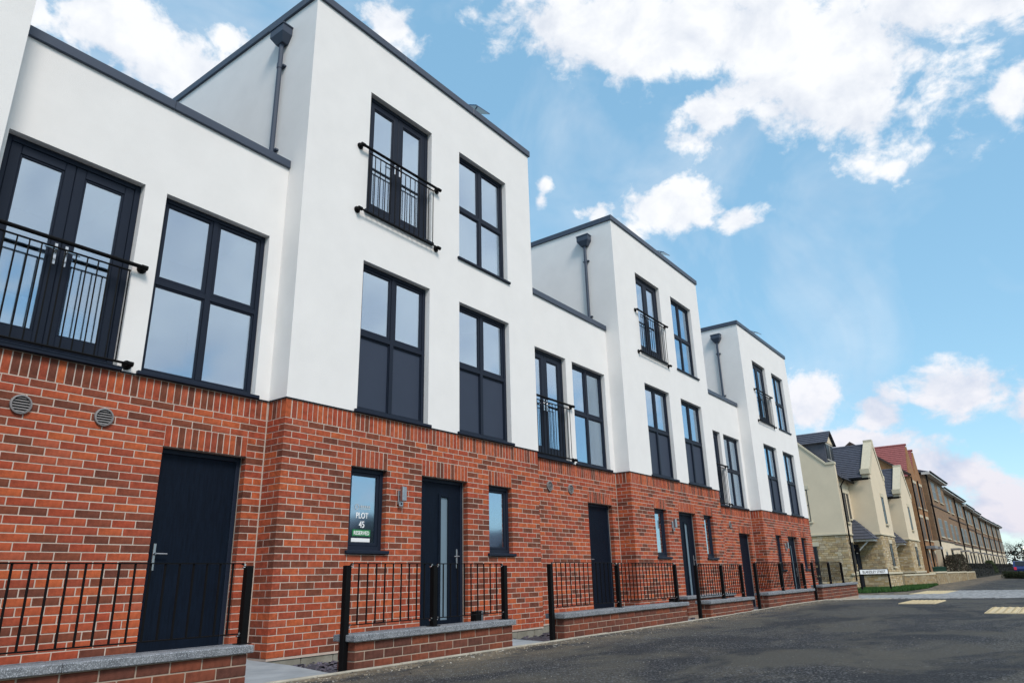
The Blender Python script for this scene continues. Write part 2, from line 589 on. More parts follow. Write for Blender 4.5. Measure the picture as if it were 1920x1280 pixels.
def link(name, me, parent=None, loc=(0, 0, 0), rot=None):
    o = bpy.data.objects.new(name, me)
    COL.objects.link(o)
    if parent is not None:
        o.parent = parent
    o.location = loc
    if rot:
        o.rotation_euler = rot
    return o
def part(name, mb, parent, loc=(0, 0, 0), smooth=False, flat=False, kind=None, label=None):
    o = link(name, mb.flat(name) if flat else mb.mesh(name, smooth), parent, loc)
    if kind:
        o['kind'] = kind
    if label:
        o['label'] = label
    return o
def thing(name, label, cat, loc=(0, 0, 0), rotz=0., group=None):
    o = bpy.data.objects.new(name, None)
    COL.objects.link(o)
    o.location = loc
    o.rotation_euler = (0, 0, rotz)
    o.empty_display_size = .2
    o['label'] = label
    o['category'] = cat
    if group:
        o['group'] = group
    return o
def tag(o, label, cat, group=None):
    o['label'] = label
    o['category'] = cat
    if group:
        o['group'] = group
    return o
def structure(name, mb, kind='structure', flat=True):
    o = link(name, mb.flat(name) if flat else mb.mesh(name))
    o['kind'] = kind
    return o
def lettering(name, body, size, parent, loc, rot, m, align='CENTER', depth=.0015, sx=1.0):
    cu = bpy.data.curves.new(name, 'FONT')
    cu.body = body
    cu.size = size
    cu.align_x = align
    cu.extrude = depth
    cu.offset = size * .012
    tmp = bpy.data.objects.new(name, cu)
    COL.objects.link(tmp)
    bpy.context.view_layer.update()
    me = bpy.data.meshes.new_from_object(tmp.evaluated_get(bpy.context.evaluated_depsgraph_get()))
    bpy.data.objects.remove(tmp)
    me.materials.clear()
    me.materials.append(m)
    o = link(name, me, parent, loc, rot)
    o.scale = (sx, 1, 1)
    return o

# ---------------------------------------------------------------- bricks
PAL = [(.38, .086, .034), (.41, .098, .036), (.355, .080, .035), (.32, .070, .033), (.36, .090, .043), (.43, .104, .036), (.33, .066, .030), (.285, .064, .032),
       (.165, .054, .029), (.14, .047, .028), (.19, .058, .030), (.215, .060, .032)]
PALW = [10, 8, 10, 9, 8, 5, 8, 7, 7, 6, 6, 6]
PAL = [(r * 1.0, g * .95, b * 1.0) for r, g, b in PAL]
PAL2 = [(.165, .050, .030), (.14, .044, .028), (.125, .044, .030), (.19, .054, .030), (.105, .040, .029), (.20, .058, .030), (.14, .050, .034)]
PAL2W = [8, 8, 7, 6, 5, 4, 6]
BRICK_CACHE = {}
def brick_mesh(dims, tint):
    k = (round(dims[0], 3), round(dims[1], 3), round(dims[2], 3), tint)
    if k not in BRICK_CACHE:
        mb = MB()
        a, b, c = (max(.02, q) / 2 for q in k[:3])
        mb.cbox(-a, a, -b, b, -c, c, M_BRICK, .003, tint)
        BRICK_CACHE[k] = mb.mesh('brick')
    return BRICK_CACHE[k]
def seen_size(p, dims, facing):
    """how large the face of a piece shows from the viewpoint (0 when out of view)"""
    d = p - CAM
    z = d.dot(FWD)
    if z < .5:
        return 0
    if abs(d.dot(RGT) / z) > .74 or abs(d.dot(UPV) / z) > .495:
        return 0
    fac = abs(facing.dot(d.normalized()))
    ds = sorted(dims)
    return ds[1] * ds[2] * fac / (z * z)
def place_bricks(root, bricks, limit=300, origin=Vector((0, 0, 0)), stuff_name='brickwork'):
    """bricks: list of (centre, dims, tint, facing). The largest in view become parts, the rest one joined part."""
    sc = sorted(range(len(bricks)), key=lambda i: -seen_size(bricks[i][0] + origin, bricks[i][1], bricks[i][3]))
    solo = set(sc[:limit])
    rest = MB()
    for i, (c, d, t, fc) in enumerate(bricks):
        if i in solo:
            link('brick', brick_mesh(d, t), root, c)
        else:
            rest.cbox(c.x - d[0] / 2, c.x + d[0] / 2, c.y - d[1] / 2, c.y + d[1] / 2, c.z - d[2] / 2, c.z + d[2] / 2, M_BRICK, .003, t)
    if rest.v:
        part(stuff_name, rest, root, kind='stuff')
def cuts(a, b, off, pitch=.225, tiny=.06):
    """joint positions of a course between a and b"""
    k = math.floor((a - off) / pitch) - 1
    js = []
    while off + k * pitch < b + pitch:
        j = off + k * pitch
        if a + tiny < j < b - tiny:
            js.append(j)
        k += 1
    e = [a] + js + [b]
    return list(zip(e, e[1:]))
def course(out, axis, p, a, b, z, off, holes, pal=PAL, palw=PALW, h=.0655, depth=.09, jit=.0012, endj=True):
    """one course of bricks on plane axis=p (front at p, body inwards), interval a..b minus holes"""
    iv = [(a, b)]
    for h0, h1, hz0, hz1 in holes:
        if hz0 < z + .0375 < hz1:
            n = []
            for x, y in iv:
                if h1 <= x or h0 >= y:
                    n.append((x, y))
                else:
                    if h0 - x > .03:
                        n.append((x, h0))
                    if y - h1 > .03:
                        n.append((h1, y))
            iv = n
    for x, y in iv:
        cs = cuts(x, y, off)
        for i, (u, w) in enumerate(cs):
            u2 = u + (.0048 if (i > 0) else .0)
            w2 = w - (.0048 if (i < len(cs) - 1) else .0)
            t = random.choices(pal, palw)[0]
            j = random.uniform(-jit, jit)
            if axis == 'y':
                out.append((Vector(((u2 + w2) / 2, p + depth / 2 + j, z + .0375)), (w2 - u2, depth, h), t, Vector((0, 1, 0))))
            else:
                s = 1 if axis == 'x' else -1
                out.append((Vector((p + s * (depth / 2 + j), (u2 + w2) / 2, z + .0375)), (depth, w2 - u2, h), t, Vector((1, 0, 0))))
def soldiers(out, axis, p, a, b, z, pal=PAL, palw=PALW, depth=.09):
    n = max(1, round((b - a) / .075))
    st = (b - a) / n
    for i in range(n):
        u = a + (i + .5) * st
        t = random.choices(pal, palw)[0]
        j = random.uniform(-.0015, .0015)
        if axis == 'y':
            out.append((Vector((u, p + depth / 2 + j, z + .1125)), (st - .0098, depth, .215), t, Vector((0, 1, 0))))
        else:
            s = 1 if axis == 'x' else -1
            out.append((Vector((p + s * (depth / 2 + j), u, z + .1125)), (depth, st - .0098, .215), t, Vector((1, 0, 0))))

# ---------------------------------------------------------------- windows and doors of the terrace
def window(root, x0, x1, z0, z1, y, trans=None, fills=('glass', 'glass'), cols=2, reveal=.085, sill=True, room=True, name='window', fr=.055, roomdepth=1.6):
    """frame from x0..x1,z0..z1, set `reveal` behind plane y; trans: height of the transom"""
    yf = y + reveal
    f = MB()
    f.cbox(x0, x0 + fr, yf, yf + .07, z0, z1, M_FRAME, .004)
    f.cbox(x1 - fr, x1, yf, yf + .07, z0, z1, M_FRAME, .004)
    f.cbox(x0 + fr, x1 - fr, yf, yf + .07, z1 - fr, z1, M_FRAME, .004)
    f.cbox(x0 + fr, x1 - fr, yf, yf + .07, z0, z0 + fr, M_FRAME, .004)
    xs = [x0 + fr + (x1 - x0 - 2 * fr) * i / cols for i in range(cols + 1)]
    mw = .032
    for x in xs[1:-1]:
        f.cbox(x - mw, x + mw, yf + .002, yf + .068, z0 + fr, z1 - fr, M_FRAME, .004)
    zs = [z0 + fr] + ([trans] if trans else []) + [z1 - fr]
    if trans:
        for i in range(cols):
            a = xs[i] + (mw if i else 0)
            b = xs[i + 1] - (mw if i < cols - 1 else 0)
            f.cbox(a, b, yf + .002, yf + .068, trans - mw, trans + mw, M_FRAME, .004)
    w = part(name, f, root)
    rows = len(zs) - 1
    for r in range(rows):
        for i in range(cols):
            a = xs[i] + (mw if i else 0) + .002
            b = xs[i + 1] - (mw if i < cols - 1 else 0) - .002
            c = zs[r] + (mw if r else 0) + .002
            d = zs[r + 1] - (mw if r < rows - 1 else 0) - .002
            fill = fills[r] if rows > 1 else fills[0]
            if fill == 'panel':
                g = MB().box(a - .01, b + .01, yf + .036, yf + .06, c - .01, d + .01, M_PANEL)
                bd = .014
                for q in ((a, a + bd, c, d), (b - bd, b, c, d), (a + bd, b - bd, c, c + bd), (a + bd, b - bd, d - bd, d)):
                    g.box(q[0], q[1], yf + .02, yf + .0355, q[2], q[3], M_FRAME)
                part('panel', g, w)
            else:
                g = MB()
                sw = .038 if (r == rows - 1) else .016
                for q in ((a, a + sw, c, d), (b - sw, b, c, d), (a + sw, b - sw, c, c + sw), (a + sw, b - sw, d - sw, d)):
                    g.cbox(q[0], q[1], yf + .012, yf + .055, q[2], q[3], M_FRAME, .004)
                part('sash', g, w)
                p = MB().box(a + sw - .004, b - sw + .004, yf + .030, yf + .036, c + sw - .004, d - sw + .004, M_GLASS)
                part('pane', p, w)
    if sill:
        part('sill', MB().cbox(x0 - .045, x1 + .045, y - .038, yf + .03, z0 - .042, z0 - .001, M_FRAME, .006), w)
    if room:
        make_room(root, x0, x1, z0, z1, yf + .075, roomdepth)
    return w
def make_room(root, x0, x1, z0, z1, y, depth):
    a, b, c, d = x0 - .04, x1 + .04, z0 - .06, z1 + .06
    g = MB()
    y1 = y + depth
    g.quad((a, y1, c), (b, y1, c), (b, y1, d), (a, y1, d), M_ROOM)
    g.quad((a, y, c), (a, y1, c), (a, y1, d), (a, y, d), M_ROOM)
    g.quad((b, y, c), (b, y, d), (b, y1, d), (b, y1, c), M_ROOM)
    g.quad((a, y, d), (a, y1, d), (b, y1, d), (b, y, d), M_ROOM)
    g.quad((a, y, c), (b, y, c), (b, y1, c), (a, y1, c), M_ROOM)
    part('room', g, root, flat=True)
def lever(mb, x, y, z, side, m=M_CHROME, plate=.24):
    mb.cbox(x - .016, x + .016, y - .010, y, z - plate / 2, z + plate / 2, m, .004)
    mb.tube([(x, y - .01, z + .03), (x, y - .05, z + .03)], .010, m, 8)
    mb.tube([(x, y - .05, z + .03), (x + side * .11, y - .05, z + .028)], .009, m, 8)
def french(root, x0, x1, z0, z1, y, boards=False):
    yf = y + .085
    fr = .06
    f = MB()
    f.cbox(x0, x0 + fr, yf, yf + .07, z0, z1, M_FRAME, .004)
    f.cbox(x1 - fr, x1, yf, yf + .07, z0, z1, M_FRAME, .004)
    f.cbox(x0 + fr, x1 - fr, yf, yf + .07, z1 - fr, z1, M_FRAME, .004)
    f.cbox(x0 + fr, x1 - fr, yf, yf + .07, z0, z0 + .05, M_FRAME, .004)
    w = part('french_door', f, root)
    xm = (x0 + x1) / 2
    st = .095
    for k, (a, b) in enumerate(((x0 + fr + .003, xm - .002), (xm + .002, x1 - fr - .003))):
        c, d = z0 + .053, z1 - fr - .003
        g = MB()
        for q in ((a, a + st, c, d), (b - st, b, c, d), (a + st, b - st, c, c + .14), (a + st, b - st, d - st, d)):
            g.cbox(q[0], q[1], yf + .006, yf + .062, q[2], q[3], M_FRAME, .006)
        bd = .02
        for q in ((a + st, a + st + bd, c + .14, d - st), (b - st - bd, b - st, c + .14, d - st), (a + st + bd, b - st - bd, c + .14, c + .16), (a + st + bd, b - st - bd, d - st - bd, d - st)):
            g.cbox(q[0], q[1], yf + .016, yf + .05, q[2], q[3], M_FRAME, .004)
        part('door_leaf', g, w)
        part('pane', MB().box(a + st + .014, b - st - .014, yf + .030, yf + .036, c + .152, d - st - .014, M_GLASS), w)
        hx = b - .045 if k == 0 else a + .045
        hm = MB()
        lever(hm, hx, yf + .004, z0 + 1.0, 1 if k else -1, M_CHROME, .22)
        part('handle', hm, w)
    part('sill', MB().cbox(x0 - .04, x1 + .04, y - .045, yf + .03, z0 - .045, z0 - .001, M_FRAME, .006), w)
    make_room(root, x0, x1, z0, z1, yf + .075, 1.6)
    if boards:
        bm = MB()
        for bx in (x0 + .36, x0 + .92):
            bm.cbox(bx, bx + .24, yf + .30, yf + .34, z0 + .12, z0 + .60, M_WHITE, .004)
        part('white_board', bm, root)
    return w
def balcony(root, x0, x1, zt, zb, y, clip_r=None):
    """juliet balcony rail fixed to the wall face at y: flanged top and bottom rails, inner rail, upright bars"""
    yr = y - .07
    br = part('balcony_rail', MB().tube([(x0, yr, zt), (x1, yr, zt)], .021, M_BLACK, 10), root)
    part('bottom_rail', MB().tube([(x0, yr, zb), (x1, yr, zb)], .013, M_BLACK, 8), br)
    for x in (x0, x1):
        for z in (zt, zb):
            fl = MB()
            fl.tube([(x, y - .001, z), (x, y - .016, z)], .048, M_BLACK, 16)
            fl.tube([(x, y - .016, z), (x, yr, z)], .017, M_BLACK, 10)
            fl.tube([(x - .03, yr, z), (x + .03, yr, z)], .027, M_BLACK, 12)
            part('flange', fl, br)
    a, c = x0 + .13, x1 - .13
    part('inner_rail', MB().cbox(a, c, yr - .012, yr + .012, zt - .085, zt - .073, M_BLACK, .002), br)
    n = int(round((c - a) / .105))
    for i in range(n + 1):
        x = a + .01 + (c - a - .02) * i / n
        part('bar', MB().tube([(x, yr, zb), (x, yr, zt - .08)], .0070, M_BLACK, 6), br)
def slab_door(root, x0, x1, y, glazed, handle_x, thr=.06):
    yf = y + .10
    fr = .05
    f = MB()
    f.cbox(x0, x0 + fr, yf, yf + .08, 0, 2.1, M_FRAME, .004)
    f.cbox(x1 - fr, x1, yf, yf + .08, 0, 2.1, M_FRAME, .004)
    f.cbox(x0 + fr, x1 - fr, yf, yf + .08, 2.1 - fr, 2.1, M_FRAME, .004)
    d = part('door', f, root)
    a, b, c, e = x0 + fr + .004, x1 - fr - .004, thr, 2.1 - fr - .004
    g = MB()
    if glazed:
        gx0, gx1, gz0, gz1 = x0 + .50, x0 + .66, .22, 1.86
        for q in ((a, gx0, c, e), (gx1, b, c, e), (gx0, gx1, c, gz0), (gx0, gx1, gz1, e)):
            g.box(q[0], q[1], yf + .014, yf + .058, q[2], q[3], M_DOOR)
        part('door_leaf', g, d)
        t = MB()
        for q in ((gx0 - .045, gx0 + .004, gz0 - .045, gz1 + .045), (gx1 - .004, gx1 + .045, gz0 - .045, gz1 + .045), (gx0 + .004, gx1 - .004, gz0 - .045, gz0 + .004), (gx0 + .004, gx1 - .004, gz1 - .004, gz1 + .045)):
            t.cbox(q[0], q[1], yf, yf + .0135, q[2], q[3], M_DOOR, .005)
        part('glazing_bead', t, d)
        part('pane', MB().box(gx0 - .003, gx1 + .003, yf + .026, yf + .034, gz0 - .003, gz1 + .003, M_FROST), d)
    else:
        g.box(a, b, yf + .014, yf + .058, c, e, M_DOOR)
        part('door_leaf', g, d)
    h = MB()
    lever(h, handle_x, yf + .013, 1.02, 1 if handle_x < (x0 + x1) / 2 else -1, M_STEEL, .26)
    part('handle', h, d)
    part('threshold', MB().box(x0 + .003, x1 - .003, yf - .03, yf + .10, -.02, thr - .003, M_EDGE), d)
def vent(root, x, z, y):
    v = MB()
    r = .088
    n = 28
    ring = []
    for k in range(n):
        t = 2 * math.pi * k / n
        ring.append((math.cos(t), math.sin(t)))
    vs, fs = [], []
    for c, s in ring:
        for rr, yy in ((r, y), (r, y - .022), (r - .014, y - .026), (r - .018, y - .008)):
            vs.append((x + c * rr, yy, z + s * rr))
    for k in range(n):
        j = (k + 1) % n
        for q in range(3):
            fs.append((k * 4 + q, j * 4 + q, j * 4 + q + 1, k * 4 + q + 1))
    m = MB().add(vs, fs, M_VENT)
    vo = part('vent', m, root, flat=True)
    part('duct_shade', MB().tube([(x, y - .004, z), (x, y + .0, z)], r - .016, M_DARK, 28), vo)  # near-black disc, the shade inside the pipe put into its colour
    for k in range(6):
        zz = z - .06 + k * .024
        hw = math.sqrt(max(0, (r - .016) ** 2 - (zz - z) ** 2))
        part('louvre', MB().add([(x - hw, y - .018, zz - .006), (x + hw, y - .018, zz - .006), (x + hw, y - .008, zz + .005), (x - hw, y - .008, zz + .005), (x - hw, y - .014, zz - .009), (x + hw, y - .014, zz - .009), (x + hw, y - .005, zz + .002), (x - hw, y - .005, zz + .002)],
             [(0, 1, 2, 3), (7, 6, 5, 4), (0, 4, 5, 1), (3, 2, 6, 7), (0, 3, 7, 4), (1, 5, 6, 2)], M_VENT), vo)
def wall_lamp(root, x, z, y):
    m = MB()
    m.cbox(x - .03, x + .03, y - .03, y, z - .02, z + .16, M_STEEL, .004)
    m.cbox(x - .035, x + .035, y - .055, y - .031, z - .045, z + .02, M_STEEL, .004)
    m.tube([(x, y - .055, z - .012), (x, y - .06, z - .012)], .012, M_DARK, 10)
    w = part('wall_lamp', m, root)
    m = MB().tube([(x, y - .03, z + .09), (x, y - .06, z + .09)], .010, M_STEEL, 8)
    m.cbox(x - .038, x + .038, y - .115, y - .06, z + .02, z + .205, M_STEEL, .006)
    part('lamp_head', m, w)
def downpipe(root, y):
    x = -.012
    m = MB()
    m.tube([(x - .06, y, 5.86), (x - .06, y, 8.12)], .034, M_CAP, 12)
    m.tube([(x - .06, y, 7.70), (x - .06, y, 7.78)], .041, M_CAP, 12)
    p = part('downpipe', m, root, smooth=False)
    for z in (6.35, 7.74):
        part('bracket', MB().box(x - .05, x, y - .075, y + .075, z - .012, z + .012, M_CAP), p)
    h = MB()
    a, b, d0, d1 = .15, .075, .165, .105
    z2, z1, z0 = 8.355, 8.235, 8.115
    h.add([(x - d0, y - a, z2), (x - .002, y - a, z2), (x - .002, y + a, z2), (x - d0, y + a, z2),
           (x - d0, y - a, z1), (x - .002, y - a, z1), (x - .002, y + a, z1), (x - d0, y + a, z1),
           (x - d1, y - b, z0), (x - .002, y - b, z0), (x - .002, y + b, z0), (x - d1, y + b, z0)],
          [(0, 1, 2, 3), (0, 4, 5, 1), (1, 5, 6, 2), (2, 6, 7, 3), (3, 7, 4, 0), (4, 8, 9, 5), (5, 9, 10, 6), (6, 10, 11, 7), (7, 11, 8, 4), (8, 11, 10, 9)], M_CAP)
    h.box(x - d0 - .012, x - .002, y - a - .012, y + a + .012, z2 + .001, z2 + .02, M_CAP)
    part('hopper', h, p)

ZB = 2.775
D = .3375
ZHI, ZLO = 8.73, 6.05
def terrace_house(x0, L, zoff, label, Wd=5.09, bricks_solo=300, first=False):
    """projecting block 0..Wd with a recessed bay -L..0 on its left"""
    root = thing('terraced_house', label, 'house', (x0, 0, zoff), group='white and brick terraced houses in a row')
    ys = -.012
    DP = 8.5
    # ---- openings
    fx0, fx1, wx0, wx1 = 1.045, 2.36, 3.04, 4.345
    up = [(fx0, fx1, 5.665, 7.645), (wx0, wx1, 5.67, 7.65)]
    mid = [(fx0, fx1, ZB - .1, 4.90), (wx0, wx1, ZB - .1, 4.90)]
    rfx0, rfx1, rwx0, rwx1 = -3.065, -1.77, -1.53, -.205
    if L < 3.2:
        pass
    rec = [(rfx0, rfx1, ZB - .1, 4.876), (rwx0, rwx1, ZB - .1, 4.876)]
    gnd = [(1.015, 1.62, 1.05, 2.1), (2.27, 3.24, -.05, 2.1), (3.74, 4.325, 1.05, 2.1)]
    rgd = [(-1.19, -.23, -.05, 2.1)]
    # ---- white render
    s = MB()
    s.wall('y', ys, -.012, Wd + .012, ZB + .012, ZHI - .09, up + mid, M_STUCCO, .16)
    s.wall('x', -.012, ys, DP, ZB + .012, ZHI - .09, [], M_STUCCO)
    s.wall('x', Wd + .012, ys, DP, ZB + .012, ZHI - .09, [], M_STUCCO)
    s.wall('y', DP, -.012, Wd + .012, -.3, ZHI - .09, [], M_STUCCO)
    s.quad((-.012, ys, ZB + .012), (Wd + .012, ys, ZB + .012), (Wd + .012, .02, ZB + .012), (-.012, .02, ZB + .012), M_FRAME)
    s.quad((-.012, ys, ZB + .012), (.02, ys, ZB + .012), (.02, D, ZB + .012), (-.012, D, ZB + .012), M_FRAME)
    s.wall('y', D - .012, -L, -.0125, ZB + .012, ZLO - .08, rec, M_STUCCO, .16)
    s.quad((-L, D - .012, ZB + .012), (-.0125, D - .012, ZB + .012), (-.0125, D + .02, ZB + .012), (-L, D + .02, ZB + .012), M_FRAME)
    part('rendered_wall', s, root, flat=True)
    # stop bead under the render
    def seg(a, b, holes):
        e = a
        for h in holes:
            if h[0] > e:
                yield e, h[0]
            e = h[1]
        if e < b:
            yield e, b
    for a, b in seg(-.016, Wd + .016, [(fx0 - .05, fx1 + .05), (wx0 - .05, wx1 + .05)]):
        part('stop_bead', MB().box(a, b, ys - .004, ys + .02, ZB + .001, ZB + .011, M_FRAME), root)
    for a, b in seg(-L + .02, -.017, [(rfx0 - .05, rfx1 + .05), (rwx0 - .05, rwx1 + .05)]):
        part('stop_bead', MB().box(a, b, D - .016, D + .01, ZB + .001, ZB + .011, M_FRAME), root)
    part('stop_bead', MB().box(-.016, .004, ys + .0205, D - .017, ZB + .001, ZB + .011, M_FRAME), root)
    # ---- caps and roofs
    c = MB()
    o = .035
    for a, b in ((-.012 - o, 1.70), (1.703, 3.40), (3.403, Wd + .012 + o)):
        c.cbox(a, b, ys - o, ys + .25, ZHI - .125, ZHI, M_CAP, .006)
    for a, b in ((ys + .2505, 3.0), (3.003, DP - .25)):
        c.cbox(-.012 - o, .24, a, b, ZHI - .125, ZHI, M_CAP, .006)
        c.cbox(Wd - .24, Wd + .012 + o, a, b, ZHI - .125, ZHI, M_CAP, .006)
    c.cbox(-.012 - o, Wd + .012 + o, DP - .2495, DP + o, ZHI - .125, ZHI, M_CAP, .006)
    part('parapet_cap', c, root)
    c = MB()
    for a, b in ((-L + .013, -L / 2), (-L / 2 + .003, -.0125)):
        c.cbox(a, b, D - .012 - o, D + .25, ZLO - .115, ZLO, M_CAP, .006)
    part('parapet_cap', c, root)
    r = MB()
    r.quad((.0, .1, ZHI - .2), (Wd, .1, ZHI - .2), (Wd, DP, ZHI - .2), (0, DP, ZHI - .2), M_ROOFFELT)
    r.quad((-L, D + .1, ZLO - .2), (-.013, D + .1, ZLO - .2), (-.013, DP, ZLO - .2), (-L, DP, ZLO - .2), M_ROOFFELT)
    part('flat_roof', r, root, flat=True)
    # ---- brick skin: mortar behind, bricks proud of it
    m = MB()
    m.wall('y', .0035, .0035, Wd - .0035, -.02, ZB + .004, [(a - .004, b + .004, c, d + .004) for a, b, c, d in gnd], M_MORTAR, .15)
    m.wall('x', .0035, .0035, D + .02, -.02, ZB + .004, [], M_MORTAR)
    m.wall('x', Wd - .0035, .0035, D + .02, -.02, ZB + .004, [], M_MORTAR)
    m.wall('y', D + .0035, -L, .0035, -.02, ZB + .004, [(a - .004, b + .004, c, d + .004) for a, b, c, d in rgd], M_MORTAR, .15)
    part('brick_wall', m, root, flat=True)
    # pale sealant joint in the internal corner
    part('movement_joint', MB().box(-.013, -.001, D - .003, D + .02, 0, ZB, M_MORTAR), root)
    out = []
    lint = [(1.015 - .0, 1.62 + .0), (2.27, 3.24), (3.74, 4.325)]
    lh = [(a - .002, b + .002, 2.1, 2.325) for a, b in lint]
    rl = [(-1.19, -.23, 2.1, 2.325)]
    for i in range(34):
        z = i * .075
        ev = i % 2 == 0
        t = random.choices(PAL, PALW)[0]
        l0, l1 = (.215, .1025) if ev else (.1025, .215)
        out.append((Vector((l0 / 2, l1 / 2, z + .0375)), (l0, l1, .0655), t, Vector((0, 1, 0))))
        course(out, 'y', 0, l0 + .01, Wd - .01 - (.1025 if ev else .215), z, .22 if ev else .1075, gnd + lh)
        t = random.choices(PAL, PALW)[0]
        r0, r1 = (.1025, .215) if ev else (.215, .1025)
        out.append((Vector((Wd - r0 / 2, r1 / 2, z + .0375)), (r0, r1, .0655), t, Vector((0, 1, 0))))
        course(out, 'x', 0, l1 + .01, D - .004, z, .1175 if ev else .22, [])
        course(out, 'xr', Wd, r1 + .01, D - .004, z, .1175 if not ev else .22, [])
        course(out, 'y', D, -L + .006, -.014, z, -.12 if ev else -.0075, rgd + rl)
    for a, b in lint:
        soldiers(out, 'y', 0, a, b, 2.1)
    soldiers(out, 'y', D, -1.19, -.23, 2.1)
    out.append((Vector((.0375 + .0, .045, 2.55 + .1125)), (.075, .09, .215), PAL[1], Vector((0, 1, 0))))
    soldiers(out, 'y', 0, .085, Wd - .085, 2.55)
    out.append((Vector((Wd - .0375, .045, 2.55 + .1125)), (.075, .09, .215), PAL[3], Vector((0, 1, 0))))
    soldiers(out, 'x', 0, .10, D - .004, 2.55)
    soldiers(out, 'xr', Wd, .10, D - .004, 2.55)
    soldiers(out, 'y', D, -L + .006, -.014, 2.55)
    place_bricks(root, out, bricks_solo, Vector((x0, 0, zoff)))
    f = MB()
    x = -L + .02
    while x < Wd - .02:
        y = .014 if x >= 0 else D + .014
        xe = min(x + .44, Wd - .01) if x >= 0 else min(x + .44, -.001)
        f.cbox(x + .004, xe - .004, y, y + .1, -.42, -.007, M_FOOT, .006)
        x = xe if not (-.01 < xe < 0) else .012
    f.box(.016, .1, .12, D + .1, -.42, -.008, M_FOOT)
    part('footing', f, root)
    # ---- windows
    french(root, fx0, fx1, 5.67, 7.645, ys)
    window(root, wx0, wx1, 5.675, 7.65, ys, 6.63)
    for a, b in ((fx0, fx1), (wx0, wx1)):
        window(root, a, b, 2.82, 4.90, ys, 3.885, ('panel', 'glass'))
    french(root, rfx0, rfx1, 2.82, 4.876, D - .012, boards=first)
    window(root, rwx0, rwx1, 2.82, 4.876, D - .012, 3.86)
    wl_ = []
    for a, b in ((1.015, 1.62), (3.74, 4.325)):
        wl_.append(window(root, a, b, 1.10, 2.1, 0, None, ('glass',), 1, reveal=.075))
    slab_door(root, 2.27, 3.24, 0, True, 3.12)
    slab_door(root, -1.19, -.23, D, False, -1.085)
    balcony(root, fx0 - .165, fx1 + .115, 6.62, 5.60, ys)
    balcony(root, rfx0 - .115, rfx1 + .09, 3.90, 2.85, D - .012)
    for x in (-2.52, -1.81):
        vent(root, x, 2.30, D)
    wall_lamp(root, 1.835, 1.70, 0)
    downpipe(root, .68)
    part('door_step', MB().cbox(2.2, 3.3, -.42, -.004, -.12, .035, M_SLAB, .008), root)
    part('room_wall', MB().quad((-L, D + 1.9, -.2), (Wd, D + 1.9, -.2), (Wd, D + 1.9, 5.7), (-L, D + 1.9, 5.7), M_ROOM), root, flat=True)
    return root, wl_

HOUSES = [
    (-8.28, 3.30, 0., 'white rendered block at the left picture edge, only its corner wall showing', 0),
    (0., 3.19, 0., 'house with the PLOT 45 RESERVED window sign and tallest white corner', 300),
    (8.44, 3.338, 0., 'house with curtained window in its recess, between the PLOT 45 house and the end house', 300),
    (16.65, 3.248, -.30, 'end house of the white terrace, next to the cream stone houses', 0)]
built = []
for i, (x0, L, zo, lb, solo) in enumerate(HOUSES):
    built.append(terrace_house(x0, L, zo, lb, Wd=5.09 if i < 2 else 4.96 if i == 2 else 5.06, bricks_solo=solo, first=(i == 1)))

# sign stuck in the ground-floor window of plot 45
win = built[1][1][0]
yg = .075 + .029
lettering('lettering', 'PLOT', .098, win, (1.312, yg, 1.490), (R_(90), 0, 0), M_LETTER, sx=.85)
lettering('lettering', '45', .110, win, (1.312, yg, 1.378), (R_(90), 0, 0), M_LETTER, sx=.85)
g = MB().box(1.165, 1.455, yg - .003, yg - .0005, 1.275, 1.352, M_GREEN)
part('sticker', g, win)
lettering('lettering', 'RESERVED', .066, win, (1.310, yg - .004, 1.290), (R_(90), 0, 0), M_LETTER, sx=.86)
part('sticker', MB().box(1.150, 1.45, yg - .003, yg - .0005, 1.205, 1.250, M_WHITE), win)
rg = MB()
n = 20
vs, fs = [], []
for k in range(n):
    t = 2 * math.pi * k / n
    for rr in (.034, .024):
        vs.append((1.222 + math.cos(t) * rr, yg - .001, 1.625 + math.sin(t) * rr))
for k in range(n):
    j = (k + 1) % n
    fs.append((2 * k, 2 * j, 2 * j + 1, 2 * k + 1))
rg.add(vs, fs, M_LETTERGREY)
part('logo_ring', rg, win, flat=True)
lg = MB()
for k in range(5):
    lg.box(1.28 + k * .034, 1.28 + k * .034 + .024, yg - .002, yg - .0008, 1.618, 1.646, M_LETTERGREY)
lg.box(1.28, 1.44, yg - .002, yg - .0008, 1.600, 1.608, M_LETTERGREY)
part('logo_text', lg, win)
# curtain in the middle house
cu = MB()
nx = 40
for k in range(nx):
    xa, xb = -.80 + .52 * k / nx, -.80 + .52 * (k + 1) / nx
    ya, yb = D + .33 + .03 * math.sin(k * 1.4), D + .33 + .03 * math.sin((k + 1) * 1.4)
    cu.quad((xa, ya, 2.84), (xb, yb, 2.84), (xb, yb, 4.85), (xa, ya, 4.85), M_CURTAIN)
part('curtain', cu, built[2][0], flat=True)

